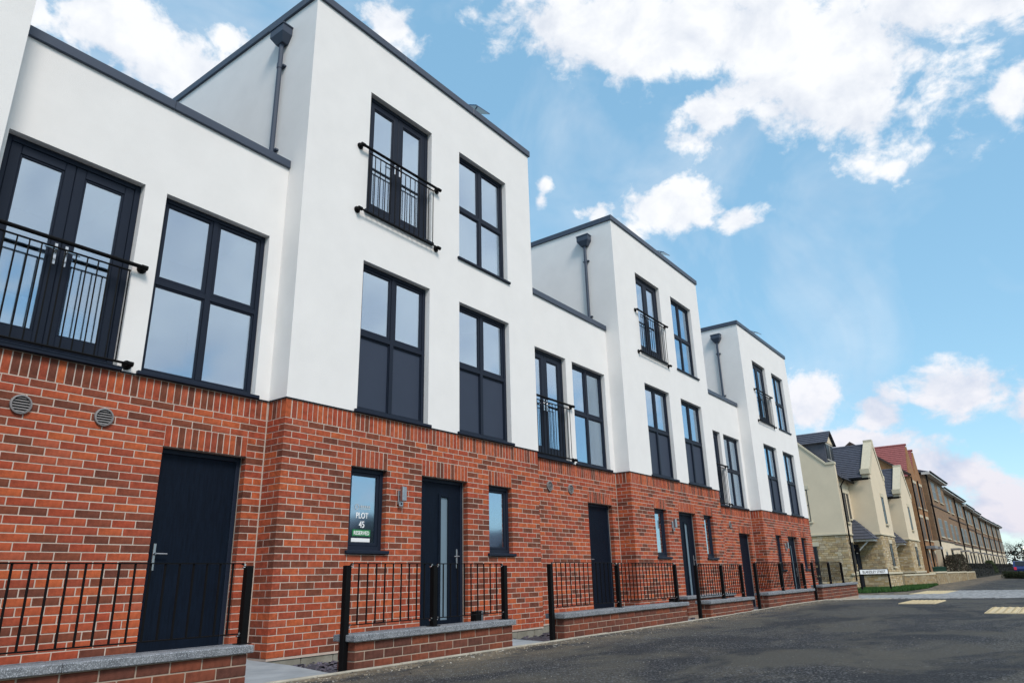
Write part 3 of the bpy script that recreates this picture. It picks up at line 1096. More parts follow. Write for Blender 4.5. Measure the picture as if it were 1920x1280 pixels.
# small solar panels on stands above the flat roofs
for x, y, z, lb in ((4.05, .42, 8.53, 'small blue solar panel on a stand above the roof of the PLOT 45 house'),
                    (12.4, .42, 8.53, 'small blue solar panel on a stand above the roof of the middle house'),
                    (20.35, .42, 8.23, 'small blue solar panel on a stand above the roof of the end house')):
    t = thing('solar_panel', lb, 'solar panel', (x, y, z), 0, 'solar panels on the flat roofs')
    p = MB()
    a, b = (.0, .0, .86), (.42, .36, 1.06)
    p.add([(0, 0, .86), (.42, 0, .90), (.42, .40, 1.10), (0, .40, 1.06), (0, 0, .885), (.42, 0, .925), (.42, .40, 1.125), (0, .40, 1.085)],
          [(3, 2, 1, 0), (4, 5, 6, 7), (0, 1, 5, 4), (1, 2, 6, 5), (2, 3, 7, 6), (3, 0, 4, 7)], M_SOLAR)
    part('cell_panel', p, t)
    part('stand', MB().tube([(.21, .2, 0), (.21, .2, .97)], .014, M_ALU, 6), t)

# ---------------------------------------------------------------- ground
def zg(x):
    P = [(-60, .04), (7, .04), (11, .068), (14.2, .06), (18.5, -.07), (23, -.21), (30, -.25), (3000, -.25)]
    for (a, za), (b, zb) in zip(P, P[1:]):
        if x <= b:
            return za + (zb - za) * (x - a) / (b - a) if x >= a else za
    return -.25
def sheet(mb, x0, x1, y0, y1, dz, m, xs=None):
    st = sorted({x0, x1, *[q for q in (-60, 7, 11, 14.2, 18.5, 23, 30) if x0 < q < x1]})
    for a, b in zip(st, st[1:]):
        mb.quad((a, y0, zg(a) + dz), (b, y0, zg(b) + dz), (b, y1, zg(b) + dz), (a, y1, zg(a) + dz), m)
    return mb
structure('ground', MB().quad((-2500, -2500, -.75), (2500, -2500, -.75), (2500, 2500, -.75), (-2500, 2500, -.75), M_EARTH))
g = MB()
sheet(g, -40, 22.2, -6.52, -1.99, 0, M_TARMAC)
sheet(g, 22.2, 420, -45, 70, 0, M_TARMAC)
structure('pavement', g)
g = sheet(MB(), -40, 22.2, -14, -6.65, -.11, M_TARMAC)
structure('road', g)
kb = MB()
x = -30
while x < 22:
    kb.cbox(x + .004, x + .91, -6.648, -6.522, zg(x) - .2, zg(x) + .006, M_EDGE, .012)
    x += .914
structure('kerb', kb, flat=False)
structure('far_verge', sheet(MB(), -40, 22.2, -80, -14.0, -.09, M_EARTH))
def inside(x, y, P):
    c = False
    for i in range(len(P)):
        (xa, ya), (xb, yb) = P[i], P[i - 1]
        if (ya > y) != (yb > y) and x < (xb - xa) * (y - ya) / (yb - ya) + xa:
            c = not c
    return c
# garden strip: slate bed between the low walls and the houses
structure('garden_bed', sheet(MB(), -12, 22.2, -1.93, 10, -.17, mat('slate_bed', (.045, .042, .055), .9, .3, 20, 1., 40)))
ed = MB()
x = -11.
while x < 22:
    ed.cbox(x + .003, x + .912, -1.99, -1.945, zg(x) - .15, zg(x) + .012 + random.uniform(-.003, .003), M_EDGE, .006)
    x += .915
structure('edging', ed, flat=False)
# slab paths between the walls to the doors
pt = MB()
PATHS = []
def path_poly(poly, top):
    PATHS.append(poly)
    pt.prism(poly, 'z', top - .2, top, M_SLAB)
path_poly([(-1.56, -1.943), (-.62, -1.943), (-.30, -.80), (-.18, .04), (-.02, .33), (-1.5, .33), (-1.56, -1.0)], .012)
path_poly([(1.72, -1.943), (2.62, -1.943), (2.85, -1.05), (2.2, -.80), (1.7, -1.2)], .012)
path_poly([(6.30, -1.943), (7.05, -1.943), (7.3, -1.0), (7.0, .3), (6.3, .3)], .012)
path_poly([(9.40, -1.943), (10.1, -1.943), (10.5, -1.3), (9.6, -1.2)], .035)
path_poly([(13.72, -1.943), (14.2, -1.943), (14.4, -1.3), (13.8, -1.3)], .04)
structure('path', pt, flat=False)
# slate chips
ch = MB()
CP = [(.085, .08, .105), (.06, .058, .075), (.12, .11, .14), (.10, .085, .105), (.045, .045, .06)]
def chip(x, y, z, s):
    a = random.uniform(0, math.pi)
    ca, sa = math.cos(a), math.sin(a)
    l, w, h = s * random.uniform(.7, 1.5), s * random.uniform(.4, .9), s * random.uniform(.12, .35)
    tx, ty = random.uniform(-.5, .5), random.uniform(-.5, .5)
    vs = []
    for dz in (0, h):
        for u, v in ((-l, -w * .6), (l * .4, -w), (l, w * .5), (-l * .5, w)):
            k = .85 if dz else 1
            px, py = (u * ca - v * sa) * k, (u * sa + v * ca) * k
            vs.append((x + px, y + py, z + dz + px * tx + py * ty))
    ch.add(vs, [(4, 5, 6, 7), (0, 1, 5, 4), (1, 2, 6, 5), (2, 3, 7, 6), (3, 0, 4, 7)], M_SLATE, random.choice(CP))
for k in range(5200):
    x = random.choice((random.uniform(-1.0, 3.2), random.uniform(-1, 11), random.uniform(1.7, 3.6), random.uniform(-.6, .8)))
    y = random.uniform(-1.9, -.02)
    if -.53 < x < 1.68 and y < -1.70 or 2.7 < x < 6.2 and y < -1.70 or 7.2 < x < 9.3 and y < -1.7:
        continue
    if any(inside(x, y, P) for P in PATHS):
        continue
    chip(x, y, zg(x) - .17 + random.uniform(.0, .045), random.uniform(.016, .04))
o = structure('slate_chips', ch, 'stuff', flat=True)
# loose grit swept against the edging
ch = MB()
CP = [(.30, .25, .18), (.22, .19, .15), (.38, .33, .25), (.14, .13, .12), (.45, .42, .37), (.09, .09, .09)]
_keep = M_SLATE
M_SLATE = M_GRIT
for k in range(2600):
    x = -2 + 17 * random.random() ** 1.5
    y = -2.0 - abs(random.gauss(0, .22))
    chip(x, y, zg(x) + .0005, random.uniform(.003, .011))
CP = [(.20, .18, .14), (.13, .125, .12), (.26, .24, .21), (.09, .09, .09)]
for k in range(2400):
    x = random.uniform(-3.6, 7)
    y = random.uniform(-5.6, -2.1)
    chip(x, y, zg(x) + .0003, random.uniform(.002, .0065))
CP = [(.13, .135, .145), (.18, .185, .19), (.06, .06, .07), (.22, .22, .22), (.03, .03, .034), (.08, .075, .07)]
for k in range(15000):
    x = random.choice((random.gauss(-.9, .9), random.gauss(3.6, 1.3), random.gauss(0, 1.4)))
    y = random.choice((random.gauss(-3.0, .45), random.gauss(-3.3, .35), random.gauss(-2.7, .3)))
    if y < -2.03:
        chip(x, y, zg(x) + .0003, random.uniform(.0018, .0048))
structure('loose_grit', ch, 'stuff', flat=True)
M_SLATE = _keep

# ---------------------------------------------------------------- low walls with copings, and their railings
def low_wall(x0, x1, zbase, ztop, label, yf=-1.93, solo=True, thick=.215):
    t = thing('low_wall', label, 'wall', (0, 0, 0), 0, 'low brick walls along the pavement')
    zc = ztop - .058
    n = 3
    z0 = zc - n * .075 - .0
    out = []
    for i in range(-1, n):
        z = z0 + i * .075
        ev = i % 2 == 0
        l0, l1 = (.215, .1025) if ev else (.1025, thick)
        for y_, fc in ((yf, 0), ):
            c = random.choices(PAL2, PAL2W)[0]
            out.append((Vector((x0 + l0 / 2, yf + l1 / 2, z + .0375)), (l0, l1, .0655), c, Vector((0, 1, 0))))
        if ev:
            c = random.choices(PAL2, PAL2W)[0]
            out.append((Vector((x0 + .051, yf + (l1 + .01 + thick) / 2, z + .0375)), (.1025, thick - l1 - .01, .065), c, Vector((1, 0, 0))))
        course(out, 'y', yf, x0 + l0 + .01, x1, z, x0 + l0 + .005, [], PAL2, PAL2W, depth=.1)
        course(out, 'y', yf + thick - .1, x0 + (.225 if not ev else .1125), x1, z, x0 + l0 + .005, [], PAL2, PAL2W, depth=.1)
    m = MB().box(x0 + .004, x1 - .004, yf + .004, yf + thick - .004, z0 - .15, zc + .004, M_MORTAR2)
    part('core', m, t)
    place_bricks(t, out, 300)
    L = x1 - x0 + .07
    k = max(2, round(L / 1.15))
    for i in range(k):
        a = x0 - .035 + L * i / k
        b = a + L / k
        c = MB()
        dz = random.uniform(-.0015, .0015)
        c.cbox(a + .0015, b - .0015, yf - .032, yf + thick + .032, zc + .004 + dz, ztop + dz, M_COPING, .006)
        part('coping_stone', c, t)
    return t
def railing(posts, label, ztop, zcop, zgnd, y=-1.82, x_to=None, bars=True):
    t = thing('railing', label, 'railing', (0, 0, 0), 0, 'black railings on the low walls')
    for i, x in enumerate(posts):
        zb = zgnd if (i == 0) else zcop
        p = MB().cbox(x - .027, x + .027, y - .027, y + .027, zb - (.03 if i == 0 else -.001), ztop - .018, M_BLACK, .003)
        if i:
            p.cbox(x - .05, x + .05, y - .05, y + .05, zcop, zcop + .006, M_BLACK, .002)
        pp = part('post', p, t)
        b = MB()
        for zz in ((ztop - .012), (zcop + .075)):
            for s in (-1, 1):
                if (i == 0 and s < 0) or (i == len(posts) - 1 and s > 0):
                    continue
                b.tube([(x + s * .045, y - .012, zz), (x + s * .045, y - .020, zz)], .008, M_CHROME, 8)
                b.tube([(x + s * .027, y, zz - .018), (x + s * .055, y, zz - .018)], .007, M_CHROME, 8)
        part('bolt', b, pp)
    for a, c in zip(posts, posts[1:]):
        a2, c2 = a + .03, c - .03
        zr, zl = ztop, zcop + .072
        r = MB()
        r.cbox(a2 + .02, c2 - .02, y - .015, y + .015, zr - .006, zr + .002, M_BLACK, .001)
        r.tube([(a2 + .03, y, zr - .004), (a2 + .008, y, zr - .012), (a2 - .002, y, zr - .03)], .007, M_BLACK, 6)
        r.tube([(c2 - .03, y, zr - .004), (c2 - .008, y, zr - .012), (c2 + .002, y, zr - .03)], .007, M_BLACK, 6)
        part('rail', r, t)
        part('rail', MB().cbox(a2 - .004, c2 + .004, y - .015, y + .015, zl - .004, zl + .004, M_BLACK, .001), t)
        if bars:
            k = max(2, int(round((c2 - a2) / .105)))
            for j in range(1, k):
                x = a2 + (c2 - a2) * j / k
                part('bar', MB().tube([(x, y, zl), (x, y, zr - .004)], .0076, M_BLACK, 6), t)
    return t
WALLS = [(-6.6, -1.535, .04, .318, 'low brick wall at the lower left, in front of the dark grained door'),
         (-.516, 1.675, .04, .314, 'short low brick wall in front of the PLOT 45 house door'),
         (2.70, 6.26, .04, .322, 'longest low brick wall, in front of the second dark recessed door'),
         (7.21, 9.32, .05, .302, 'short low brick wall with dark slate chips beside its post'),
         (10.25, 13.62, .07, .345, 'low brick wall in front of the end house doors'),
         (14.40, 18.25, .06, .405, 'last low brick wall, before the street sign and grass')]
for w_ in WALLS:
    low_wall(*w_)
# side wall running back towards the house between two gardens
t = low_wall(9.0, 11.6, .05, .32, 'low brick wall set back behind the short wall, crossing between two gardens', yf=-.75)
RAILS = [([-5.0, -3.75, -1.512], 'black railing across the dark grained door at the lower left', .885, .318, .04),
         ([-.545, .555, 1.69], 'black railing in front of the PLOT 45 house door', .888, .314, .03),
         ([2.605, 4.275, 6.17], 'black railing on the longest low wall', .905, .322, .03),
         ([7.02, 8.157, 9.168], 'black railing on the short wall past the glazed middle door', .893, .302, .04),
         ([10.0, 11.66, 13.39], 'black railing in front of the end house doors', .935, .345, .06),
         ([14.22, 15.83, 17.2], 'black railing on the last low wall, before the street sign', .96, .405, .06)]
for p_, lb, zt, zc, zgd in RAILS:
    railing(p_, lb, zt, zc, zgd)
# little service posts by the front doors
for x, y, lb in ((2.80, -.5, 'small dark service post behind the short wall, by the PLOT 45 house door'), (7.35, -1.2, 'small dark service post by the wall with slate chips')):
    t = thing('service_post', lb, 'service post', (x, y, 0), 0, 'service posts in the front gardens')
    part('post', MB().cbox(-.055, .055, -.05, .05, -.1, .34, M_BLACK, .006), t)
    part('cover', MB().cbox(.056, .09, -.055, .055, -.1, .345, M_STEEL, .004), t)

# ---------------------------------------------------------------- crossing: setts and tactile paving
st = thing('sett_crossing', '', '')
del st['label'], st['category']
st['kind'] = 'structure'
sm = MB()
y = -14.
row = 0
while y < 1.2:
    xa = 22.6 + .12 * math.sin(y * .6) + (0 if y < -1 else (y + 1) * .9)
    xb = 27.6 if y > -1.9 else (33.8 if y < -2.9 else 28.8)
    x = xa + (.1 if row % 2 else 0)
    while x < xb:
        c = random.uniform(.20, .36)
        z = zg(x) + .004
        sm.box(x + .006, x + .20 - .006, y + .005, y + .10 - .005, z - .02, z + .014 + random.uniform(-.003, .003), M_SETT, (c, c, c * 1.0))
        x += .20
    y += .10
    row += 1
o = part('sett', sm, st, kind='stuff')
bed = MB()
for xs_, xe_, ya, yb in ((22.6, 27.6, -1.9, 1.2), (22.6, 28.8, -2.9, -1.9), (22.6, 33.8, -14, -2.9)):
    sheet(bed, xs_, xe_, ya, yb, .005, mat('sett_joint', (.22, .22, .21), .95, .2, 8))
part('joint_bed', bed, st, flat=True)
def tactile(x0, x1, y0, y1, label):
    t = thing('tactile_paving', label, 'tactile paving', (0, 0, 0), 0, 'buff tactile paving at the crossing')
    nx, ny = max(1, round((x1 - x0) / .4)), max(1, round((y1 - y0) / .4))
    for i in range(nx):
        for j in range(ny):
            a, b = x0 + (x1 - x0) * i / nx, y0 + (y1 - y0) * j / ny
            z = zg(a) + .006
            w_, h_ = (x1 - x0) / nx, (y1 - y0) / ny
            c = MB().cbox(a + .004, a + w_ - .004, b + .004, b + h_ - .004, z - .04, z + .010, M_TACT, .004)
            for p in range(4):
                for q in range(4):
                    px, py = a + (p + .5) * w_ / 4, b + (q + .5) * h_ / 4
                    c.tube([(px, py, z + .009), (px, py, z + .016)], .022, M_TACT, 6)
            part('slab', c, t)
tactile(29.0, 33.8, -2.85, -1.55, 'buff tactile paving on the far side of the grey sett crossing')
tactile(11.75, 13.45, -4.65, -4.0, 'small buff tactile patch in the dark tarmac, just before the grey setts')
tactile(8.6, 10.25, -6.5, -5.68, 'buff tactile paving at the right picture edge, nearest of the three patches')

# ---------------------------------------------------------------- street name sign
sg = thing('street_sign', 'white street name sign on two black posts, on the grass', 'street sign', (32.39, .84, -.25), math.atan2(-.94, 1.49))
LW = 1.76
part('plate', MB().cbox(.02, LW - .02, -.012, .012, .80, 1.0, M_SIGNW, .004), sg)
for x in (0., LW):
    part('post', MB().cbox(x - .035, x + .035, -.03, .03, -.1, .80 if x == 0 else .80, M_BLACK, .004), sg)
fr = MB()
fr.cbox(-.025, LW + .025, -.02, .02, 1.001, 1.03, M_BLACK, .004)
fr.cbox(-.025, .018, -.02, .02, .8005, 1.0, M_BLACK, .004)
fr.cbox(LW - .018, LW + .025, -.02, .02, .8005, 1.0, M_BLACK, .004)
fr.cbox(.019, LW - .019, -.02, .02, .775, .799, M_BLACK, .004)
part('frame', fr, sg)
lettering('lettering', 'BLAKESLEY STREET', .165, sg, (LW / 2, -.0135, .84), (R_(90), 0, 0), M_BLACK, sx=1.02)

# ---------------------------------------------------------------- grass patch
GP = [(30.6, 1.9), (31.2, .45), (33.6, -.80), (39, -.95), (47.3, -.45), (43.2, .62), (38.8, .70), (38.8, 1.95)]
gm = MB()
tp = [(x, y, zg(x) + .02) for x, y in GP]
gm.add(tp, [tuple(range(len(tp)))], M_TURF)
structure('turf', gm)
gr = MB()
for k in range(22000):
    x, y = random.uniform(30.6, 47.3), random.uniform(-.95, 2)
    if not inside(x, y, GP):
        continue
    a = random.uniform(0, 6.28)
    h = random.uniform(.06, .17)
    w_ = .016
    z = zg(x) + .018
    c = random.uniform(.7, 1.4)
    gr.add([(x - w_ * math.cos(a), y - w_ * math.sin(a), z), (x + w_ * math.cos(a), y + w_ * math.sin(a), z), (x + random.uniform(-.03, .03), y + random.uniform(-.03, .03), z + h)], [(0, 1, 2)], M_GRASS, (.030 * c, .085 * c, .014 * c))
structure('grass', gr, 'stuff')

# ---------------------------------------------------------------- cream and stone houses
STP = [(.46, .355, .215), (.52, .42, .27), (.40, .30, .17), (.49, .40, .27), (.35, .26, .155), (.54, .46, .32), (.44, .32, .165), (.38, .31, .21), (.48, .36, .195)]
def stonework(mb, axis, p, a, b, z0, z1, holes, sgn=1, depth=.05):
    z = z0
    while z < z1 - .03:
        h = random.choice((.075, .09, .10, .125))
        h = min(h, z1 - z)
        u = a
        while u < b - .02:
            l = random.uniform(.14, .36)
            if b - u - l < .12:
                l = b - u
            if not any(h0 - .02 < u + l and u < h1 + .02 and z + h > q0 and z < q1 for h0, h1, q0, q1 in holes):
                j = random.uniform(-.006, .006)
                c = random.choice(STP)
                if axis == 'y':
                    mb.cbox(u + .006, u + l - .006, p + j, p + depth, z + .006, z + h - .006, M_STONE, .006, c)
                else:
                    q = sorted((p + sgn * j, p + sgn * depth))
                    mb.cbox(q[0], q[1], u + .006, u + l - .006, z + .006, z + h - .006, M_STONE, .006, c)
            u += l
        z += h
def tile_roof(root, a, b, c, d, m, n, name='roof', th=.035):
    """a,b: eave ends; c,d: ridge ends above b,a. Lapped courses of tiles as geometry."""
    a, b, c, d = map(Vector, (a, b, c, d))
    nr = (b - a).cross(d - a).normalized()
    if nr.z < 0:
        nr = -nr
    mb = MB()
    for i in range(n):
        t0, t1 = i / n, (i + 1.12) / n
        p0, p1 = a.lerp(d, t0), b.lerp(c, t0)
        q0, q1 = a.lerp(d, min(t1, 1)), b.lerp(c, min(t1, 1))
        up0, up1 = nr * th * 1.9, nr * th * .9
        vs = [p0 + nr * th * .2, p1 + nr * th * .2, q1, q0, p0 + up0, p1 + up0, q1 + up1, q0 + up1]
        mb.add(vs, [(4, 5, 6, 7), (0, 1, 5, 4), (1, 2, 6, 5), (3, 0, 4, 7)], m)
    return part(name, mb, root)
def far_window(root, x0, x1, z0, z1, y, sill=True, frame=M_WINWHITE, bars=1, axis='y', lint=True, stone=M_QUOIN, glass=None):
    """small flush window on a wall facing -y (axis y) or -x (axis x)"""
    def B(mb, u0, u1, d0, d1, z0_, z1_, m):
        if axis == 'y':
            mb.box(u0, u1, y + d0, y + d1, z0_, z1_, m)
        else:
            mb.box(y + d0, y + d1, u0, u1, z0_, z1_, m)
    f = MB()
    w_ = .05
    B(f, x0, x0 + w_, -.012, .05, z0, z1, frame)
    B(f, x1 - w_, x1, -.012, .05, z0, z1, frame)
    B(f, x0 + w_, x1 - w_, -.012, .05, z1 - w_, z1, frame)
    B(f, x0 + w_, x1 - w_, -.012, .05, z0, z0 + w_, frame)
    for k in range(1, bars + 1):
        z = z0 + (z1 - z0) * k / (bars + 1)
        B(f, x0 + w_, x1 - w_, -.010, .045, z - .02, z + .02, frame)
    w = part('window', f, root)
    p = MB()
    B(p, x0 + .01, x1 - .01, -.004, .03, z0 + .01, z1 - .01, glass or M_FARWIN)
    part('pane', p, w)
    if sill:
        s = MB()
        B(s, x0 - .08, x1 + .08, -.09, .02, z0 - .09, z0 - .005, stone)
        part('sill', s, w)
    if lint:
        s = MB()
        B(s, x0 - .12, x1 + .12, -.03, .02, z1 + .005, z1 + .22, stone)
        part('lintel', s, w)
    return w
def stone_house(label, xs, xi, xr, Yr, Yp, z0, eave, zs, apex, cx, dormer=False, side=True, yb=9.0, kneel=6.3):
    root = thing('stone_house', label, 'house', (0, 0, 0), 0, 'cream rendered houses with stone ground floors')
    pitch = .975
    ym = (Yr + yb) / 2
    zr = eave + (ym - Yr) * pitch
    # walls: stone below, render above
    s = MB()
    s.prism([(Yr, zs), (Yr, eave), (ym, zr), (yb, eave), (yb, zs)], 'x', xs, xr - .01, M_CREAM)
    hw = (xr - xi) / 2
    s.prism([(xi, zs), (xi, eave - .05), (cx, apex - .15), (xr, eave - .05), (xr, zs)], 'y', Yp, Yr + 3.0, M_CREAM)
    part('rendered_wall', s, root)
    c = MB()
    c.box(xs + .05, xr - .06, Yr + .05, yb - .05, z0, zs - .001, M_STONEMORT)
    c.box(xi + .05, xr - .05, Yp + .05, Yr + .2, z0, zs - .001, M_STONEMORT)
    part('wall_core', c, root)
    q = MB()
    stonework(q, 'y', Yr, xs + .02, xi, z0, zs - .04, [(xs + .55, xs + 1.25, .6, 2.3), (xs + 1.55, xs + 2.5, -.3, 2.1)])
    stonework(q, 'x', xi, Yp + .03, Yr, z0, zs - .04, [], 1)
    stonework(q, 'y', Yp, xi + .02, xr - .02, z0, zs - .04, [(cx - .35, cx + .35, .8, 2.25)])
    if side:
        stonework(q, 'x', xs, Yr + .03, yb - 1, z0, zs - .04, [], 1)
    part('stone', q, root, kind='stuff')
    # string course and plinth
    b = MB()
    b.box(xs - .05, xi - .051, Yr - .05, Yr + .02, zs - .04, zs + .03, M_QUOIN)
    b.box(xi - .05, xi + .02, Yp - .05, Yr - .051, zs - .04, zs + .03, M_QUOIN)
    b.box(xi + .021, xr + .05, Yp - .05, Yp + .02, zs - .04, zs + .03, M_QUOIN)
    b.box(xs - .05, xs + .02, Yr + .021, yb, zs - .04, zs + .03, M_QUOIN)
    b.box(xs - .06, xi - .061, Yr - .07, Yr + .04, .50, .60, M_QUOIN)
    b.box(xi - .06, xi + .04, Yp - .07, Yr - .071, .50, .60, M_QUOIN)
    b.box(xi + .041, xr + .06, Yp - .07, Yp + .04, .50, .60, M_QUOIN)
    part('string_course', b, root)
    # main roof (street slope) and wing roof, tile courses
    tile_roof(root, (xs + .25, Yr - .25, eave - .24), (xr + .2, Yr - .25, eave - .24), (xr + .2, ym, zr), (xs + .25, ym, zr), M_TILE, 22)
    tile_roof(root, (xi - .22, Yp + .42, eave - .05), (xi - .22, Yr + 3.2, eave - .05), (cx, Yr + 3.2, apex), (cx, Yp + .42, apex), M_TILE, 17)
    tile_roof(root, (xr + .22, Yp + .42, eave - .05), (xr + .22, Yr + 3.2, eave - .05), (cx, Yr + 3.2, apex), (cx, Yp + .42, apex), M_TILE, 17)
    part('ridge_tile', MB().tube([(cx, Yp + .42, apex + .03), (cx, Yr + 3.2, apex + .03)], .09, M_TILE, 8), root)
    # stone gable parapet with kneelers
    g = MB()
    k = .42
    for sx in (-1, 1):
        xe = xi if sx < 0 else xr
        sl = (apex - eave) / hw
        xk = xe - sx * .28
        zk = eave + .28 * sl
        for i in range(5):
            t0, t1 = i / 5, (i + 1) / 5
            xa, xb = xk + (cx - xk) * t0, xk + (cx - xk) * t1
            za, zb_ = zk + (apex - zk) * t0, zk + (apex - zk) * t1
            g.add([(xa, Yp - .03, za - .1), (xb, Yp - .03, zb_ - .1), (xb, Yp + k, zb_ - .1), (xa, Yp + k, za - .1),
                   (xa + sx * .16, Yp - .03, za + .19), (xb + sx * .16, Yp - .03, zb_ + .19), (xb + sx * .16, Yp + k, zb_ + .19), (xa + sx * .16, Yp + k, za + .19)],
                  [(0, 1, 5, 4), (1, 2, 6, 5), (2, 3, 7, 6), (3, 0, 4, 7), (4, 5, 6, 7)], M_QUOIN)
        g.box(min(xe + sx * .12, xk - sx * .06), max(xe + sx * .12, xk - sx * .06), Yp - .04, Yp + k + .02, zk - .12, zk + .16, M_QUOIN)
        g.box(min(xe, xe - sx * .25), max(xe, xe - sx * .25), Yp - .02, Yp + k, eave - .12, zk - .121, M_CREAM)
    g.box(cx - .2, cx + .2, Yp - .035, Yp + k + .01, apex + .02, apex + .30, M_QUOIN)
    part('gable_coping', g, root)
    # gutters and pipe
    gt = MB()
    gt.tube([(xs + .05, Yr - .31, eave - .27), (xi - .05, Yr - .31, eave - .27)], .065, M_BLACK, 8)
    gt.tube([(xi - .27, Yp + .05, eave - .12), (xi - .27, Yr - .2, eave - .12)], .065, M_BLACK, 8)
    part('gutter', gt, root)
    gt = MB().tube([(xs + .22, Yr - .31, eave - .3), (xs + .22, Yr - .10, eave - .6), (xs + .22, Yr - .10, z0 + .6)], .042, M_BLACK, 8)
    part('downpipe', gt, root)
    # windows
    far_window(root, xs + .85, xs + 1.35, 3.2, 4.75, Yr, frame=M_SHADEFRAME)
    far_window(root, xi - .95, xi - .45, 3.4, 4.75, Yr, frame=M_SHADEFRAME)
    far_window(root, xs + .65, xs + 1.2, .68, 2.15, Yr, lint=True, frame=M_SHADEFRAME)
    far_window(root, cx - .33, cx + .33, 3.2, 4.7, Yp, frame=M_SHADEFRAME)
    far_window(root, cx - .30, cx + .30, .9, 2.12, Yp, frame=M_SHADEFRAME)
    if side:
        far_window(root, Yr + 1.62, Yr + 2.35, 3.3, 5.0, xs, axis='x', frame=M_SHADEFRAME)
        far_window(root, Yr + 1.55, Yr + 2.25, -.1, 2.0, xs, axis='x', bars=0, sill=False, frame=M_SHADEFRAME)
    d = MB().box(xi - 1.0, xi - .15, Yr - .03, Yr + .04, z0, 2.05, M_DOOR)
    part('door', d, root)
    # tiled door canopy in the corner
    cz = 2.30
    cn = MB().box(xi - 1.05, xi - .06, Yp + .20, Yr - .02, cz - .1, cz, M_SOFFIT)
    cn.tube([(xi - .95, Yr - .05, 1.6), (xi - .95, Yp + .5, cz - .1)], .035, M_SOFFIT, 6)
    co = part('porch', cn, root)
    x0_, x1_, y0_, y1_ = xi - 1.15, xi - .055, Yp + .12, Yr - .02
    a, b_, c_, d_ = (x0_, y0_, cz), (x1_, y0_, cz), (x1_, y1_, cz + 1.1), (x0_ + .5, y1_, cz + 1.1)
    tile_roof(co, a, b_, c_, d_, M_TILE, 7, 'porch_roof', .025)
    tile_roof(co, (x0_, y1_, cz), (x0_, y0_, cz), (x0_ + .5, y1_, cz + 1.1), (x0_ + .5, y1_, cz + 1.1), M_TILE, 7, 'porch_roof', .025)
    lp = MB().cbox(xi - 1.25, xi - 1.09, Yr - .25, Yr - .09, 1.62, 1.92, M_BLACK, .02)
    lp.box(xi - 1.19, xi - 1.15, Yr - .09, Yr, 1.7, 1.75, M_BLACK)
    part('door_lamp', lp, root)
    if side:
        # side gable coping with a kneeler at the eaves
        g = MB()
        yk = Yr + .44
        g.box(xs - .06, xs + .30, Yr - .03, yk, kneel - .12, kneel, M_QUOIN)
        n = 6
        y1 = ym
        for i in range(n):
            ta, tb = i / n, (i + 1) / n
            ya, yb_ = yk + (y1 - yk) * ta, yk + (y1 - yk) * tb
            za, zb_ = kneel + (ya - yk) * pitch, kneel + (yb_ - yk) * pitch
            vs = [(x, yy, zz + dz) for dz in (-.12, 0) for (x, yy, zz) in ((xs - .06, ya, za), (xs - .06, yb_, zb_), (xs + .30, yb_, zb_), (xs + .30, ya, za))]
            g.add(vs, [(4, 5, 6, 7), (0, 1, 5, 4), (3, 2, 1, 0), (2, 3, 7, 6), (0, 4, 7, 3), (1, 2, 6, 5)], M_QUOIN)
        part('side_wall', MB().prism([(Yr - .004, zs + .032), (Yr - .004, kneel - .121), (yk, kneel - .121), (ym, kneel - .122 + (ym - yk) * pitch), (yb, eave - .3), (yb, zs + .032)], 'x', xs - .006, xs + .25, M_CREAM), root)
        part('side_coping', g, root)
    if dormer:
        dm = MB()
        dx0, dx1, dy = xs + .45, xs + 2.15, Yr + .42
        zt = 7.55
        dm.prism([(dy, eave + .2), (dy, zt), (Yr + (zt - eave) / pitch + .5, zt)], 'x', dx0, dx1, M_TILE)
        do = part('dormer', dm, root)
        cxm = (dx0 + dx1) / 2
        part('dormer_gable', MB().prism([(dx0 - .02, zt), (dx1 + .02, zt), (cxm, zt + .62)], 'y', dy - .05, dy + .05, M_CREAM), do)
        tile_roof(do, (dx0 - .16, dy - .2, zt - .08), (dx0 - .16, dy + 3.2, zt - .08), (cxm, dy + 3.2, zt + .68), (cxm, dy - .2, zt + .68), M_TILE, 6, 'dormer_roof')
        tile_roof(do, (dx1 + .16, dy - .2, zt - .08), (dx1 + .16, dy + 3.2, zt - .08), (cxm, dy + 3.2, zt + .68), (cxm, dy - .2, zt + .68), M_TILE, 6, 'dormer_roof')
        f = MB()
        for a, b in ((dx0 + .12, cxm - .03), (cxm + .03, dx1 - .12)):
            f.box(a, b, dy - .035, dy - .005, eave + .95, zt - .12, M_FARWIN)
        part('dormer_pane', f, do)
        f = MB()
        f.box(dx0 + .06, dx1 - .06, dy - .05, dy - .01, zt - .119, zt - .04, M_WINWHITE)
        f.box(dx0 + .06, dx1 - .06, dy - .05, dy - .01, eave + .86, eave + .949, M_WINWHITE)
        f.box(cxm - .029, cxm + .029, dy - .05, dy - .01, eave + .95, zt - .12, M_WINWHITE)
        part('dormer_frame', f, do)
    return root
stone_house('nearest cream and stone house, with a dormer above its side wall', 36.4, 38.93, 43.1, 2.0, .8, -.4, 5.66, 2.57, 7.75, 41.4, dormer=True, kneel=6.34)
stone_house('second cream and stone house, between the dormer house and the brown brick houses', 43.11, 48.2, 52.5, 2.0, .8, -.4, 5.3, 2.55, 7.25, 50.5, side=False)

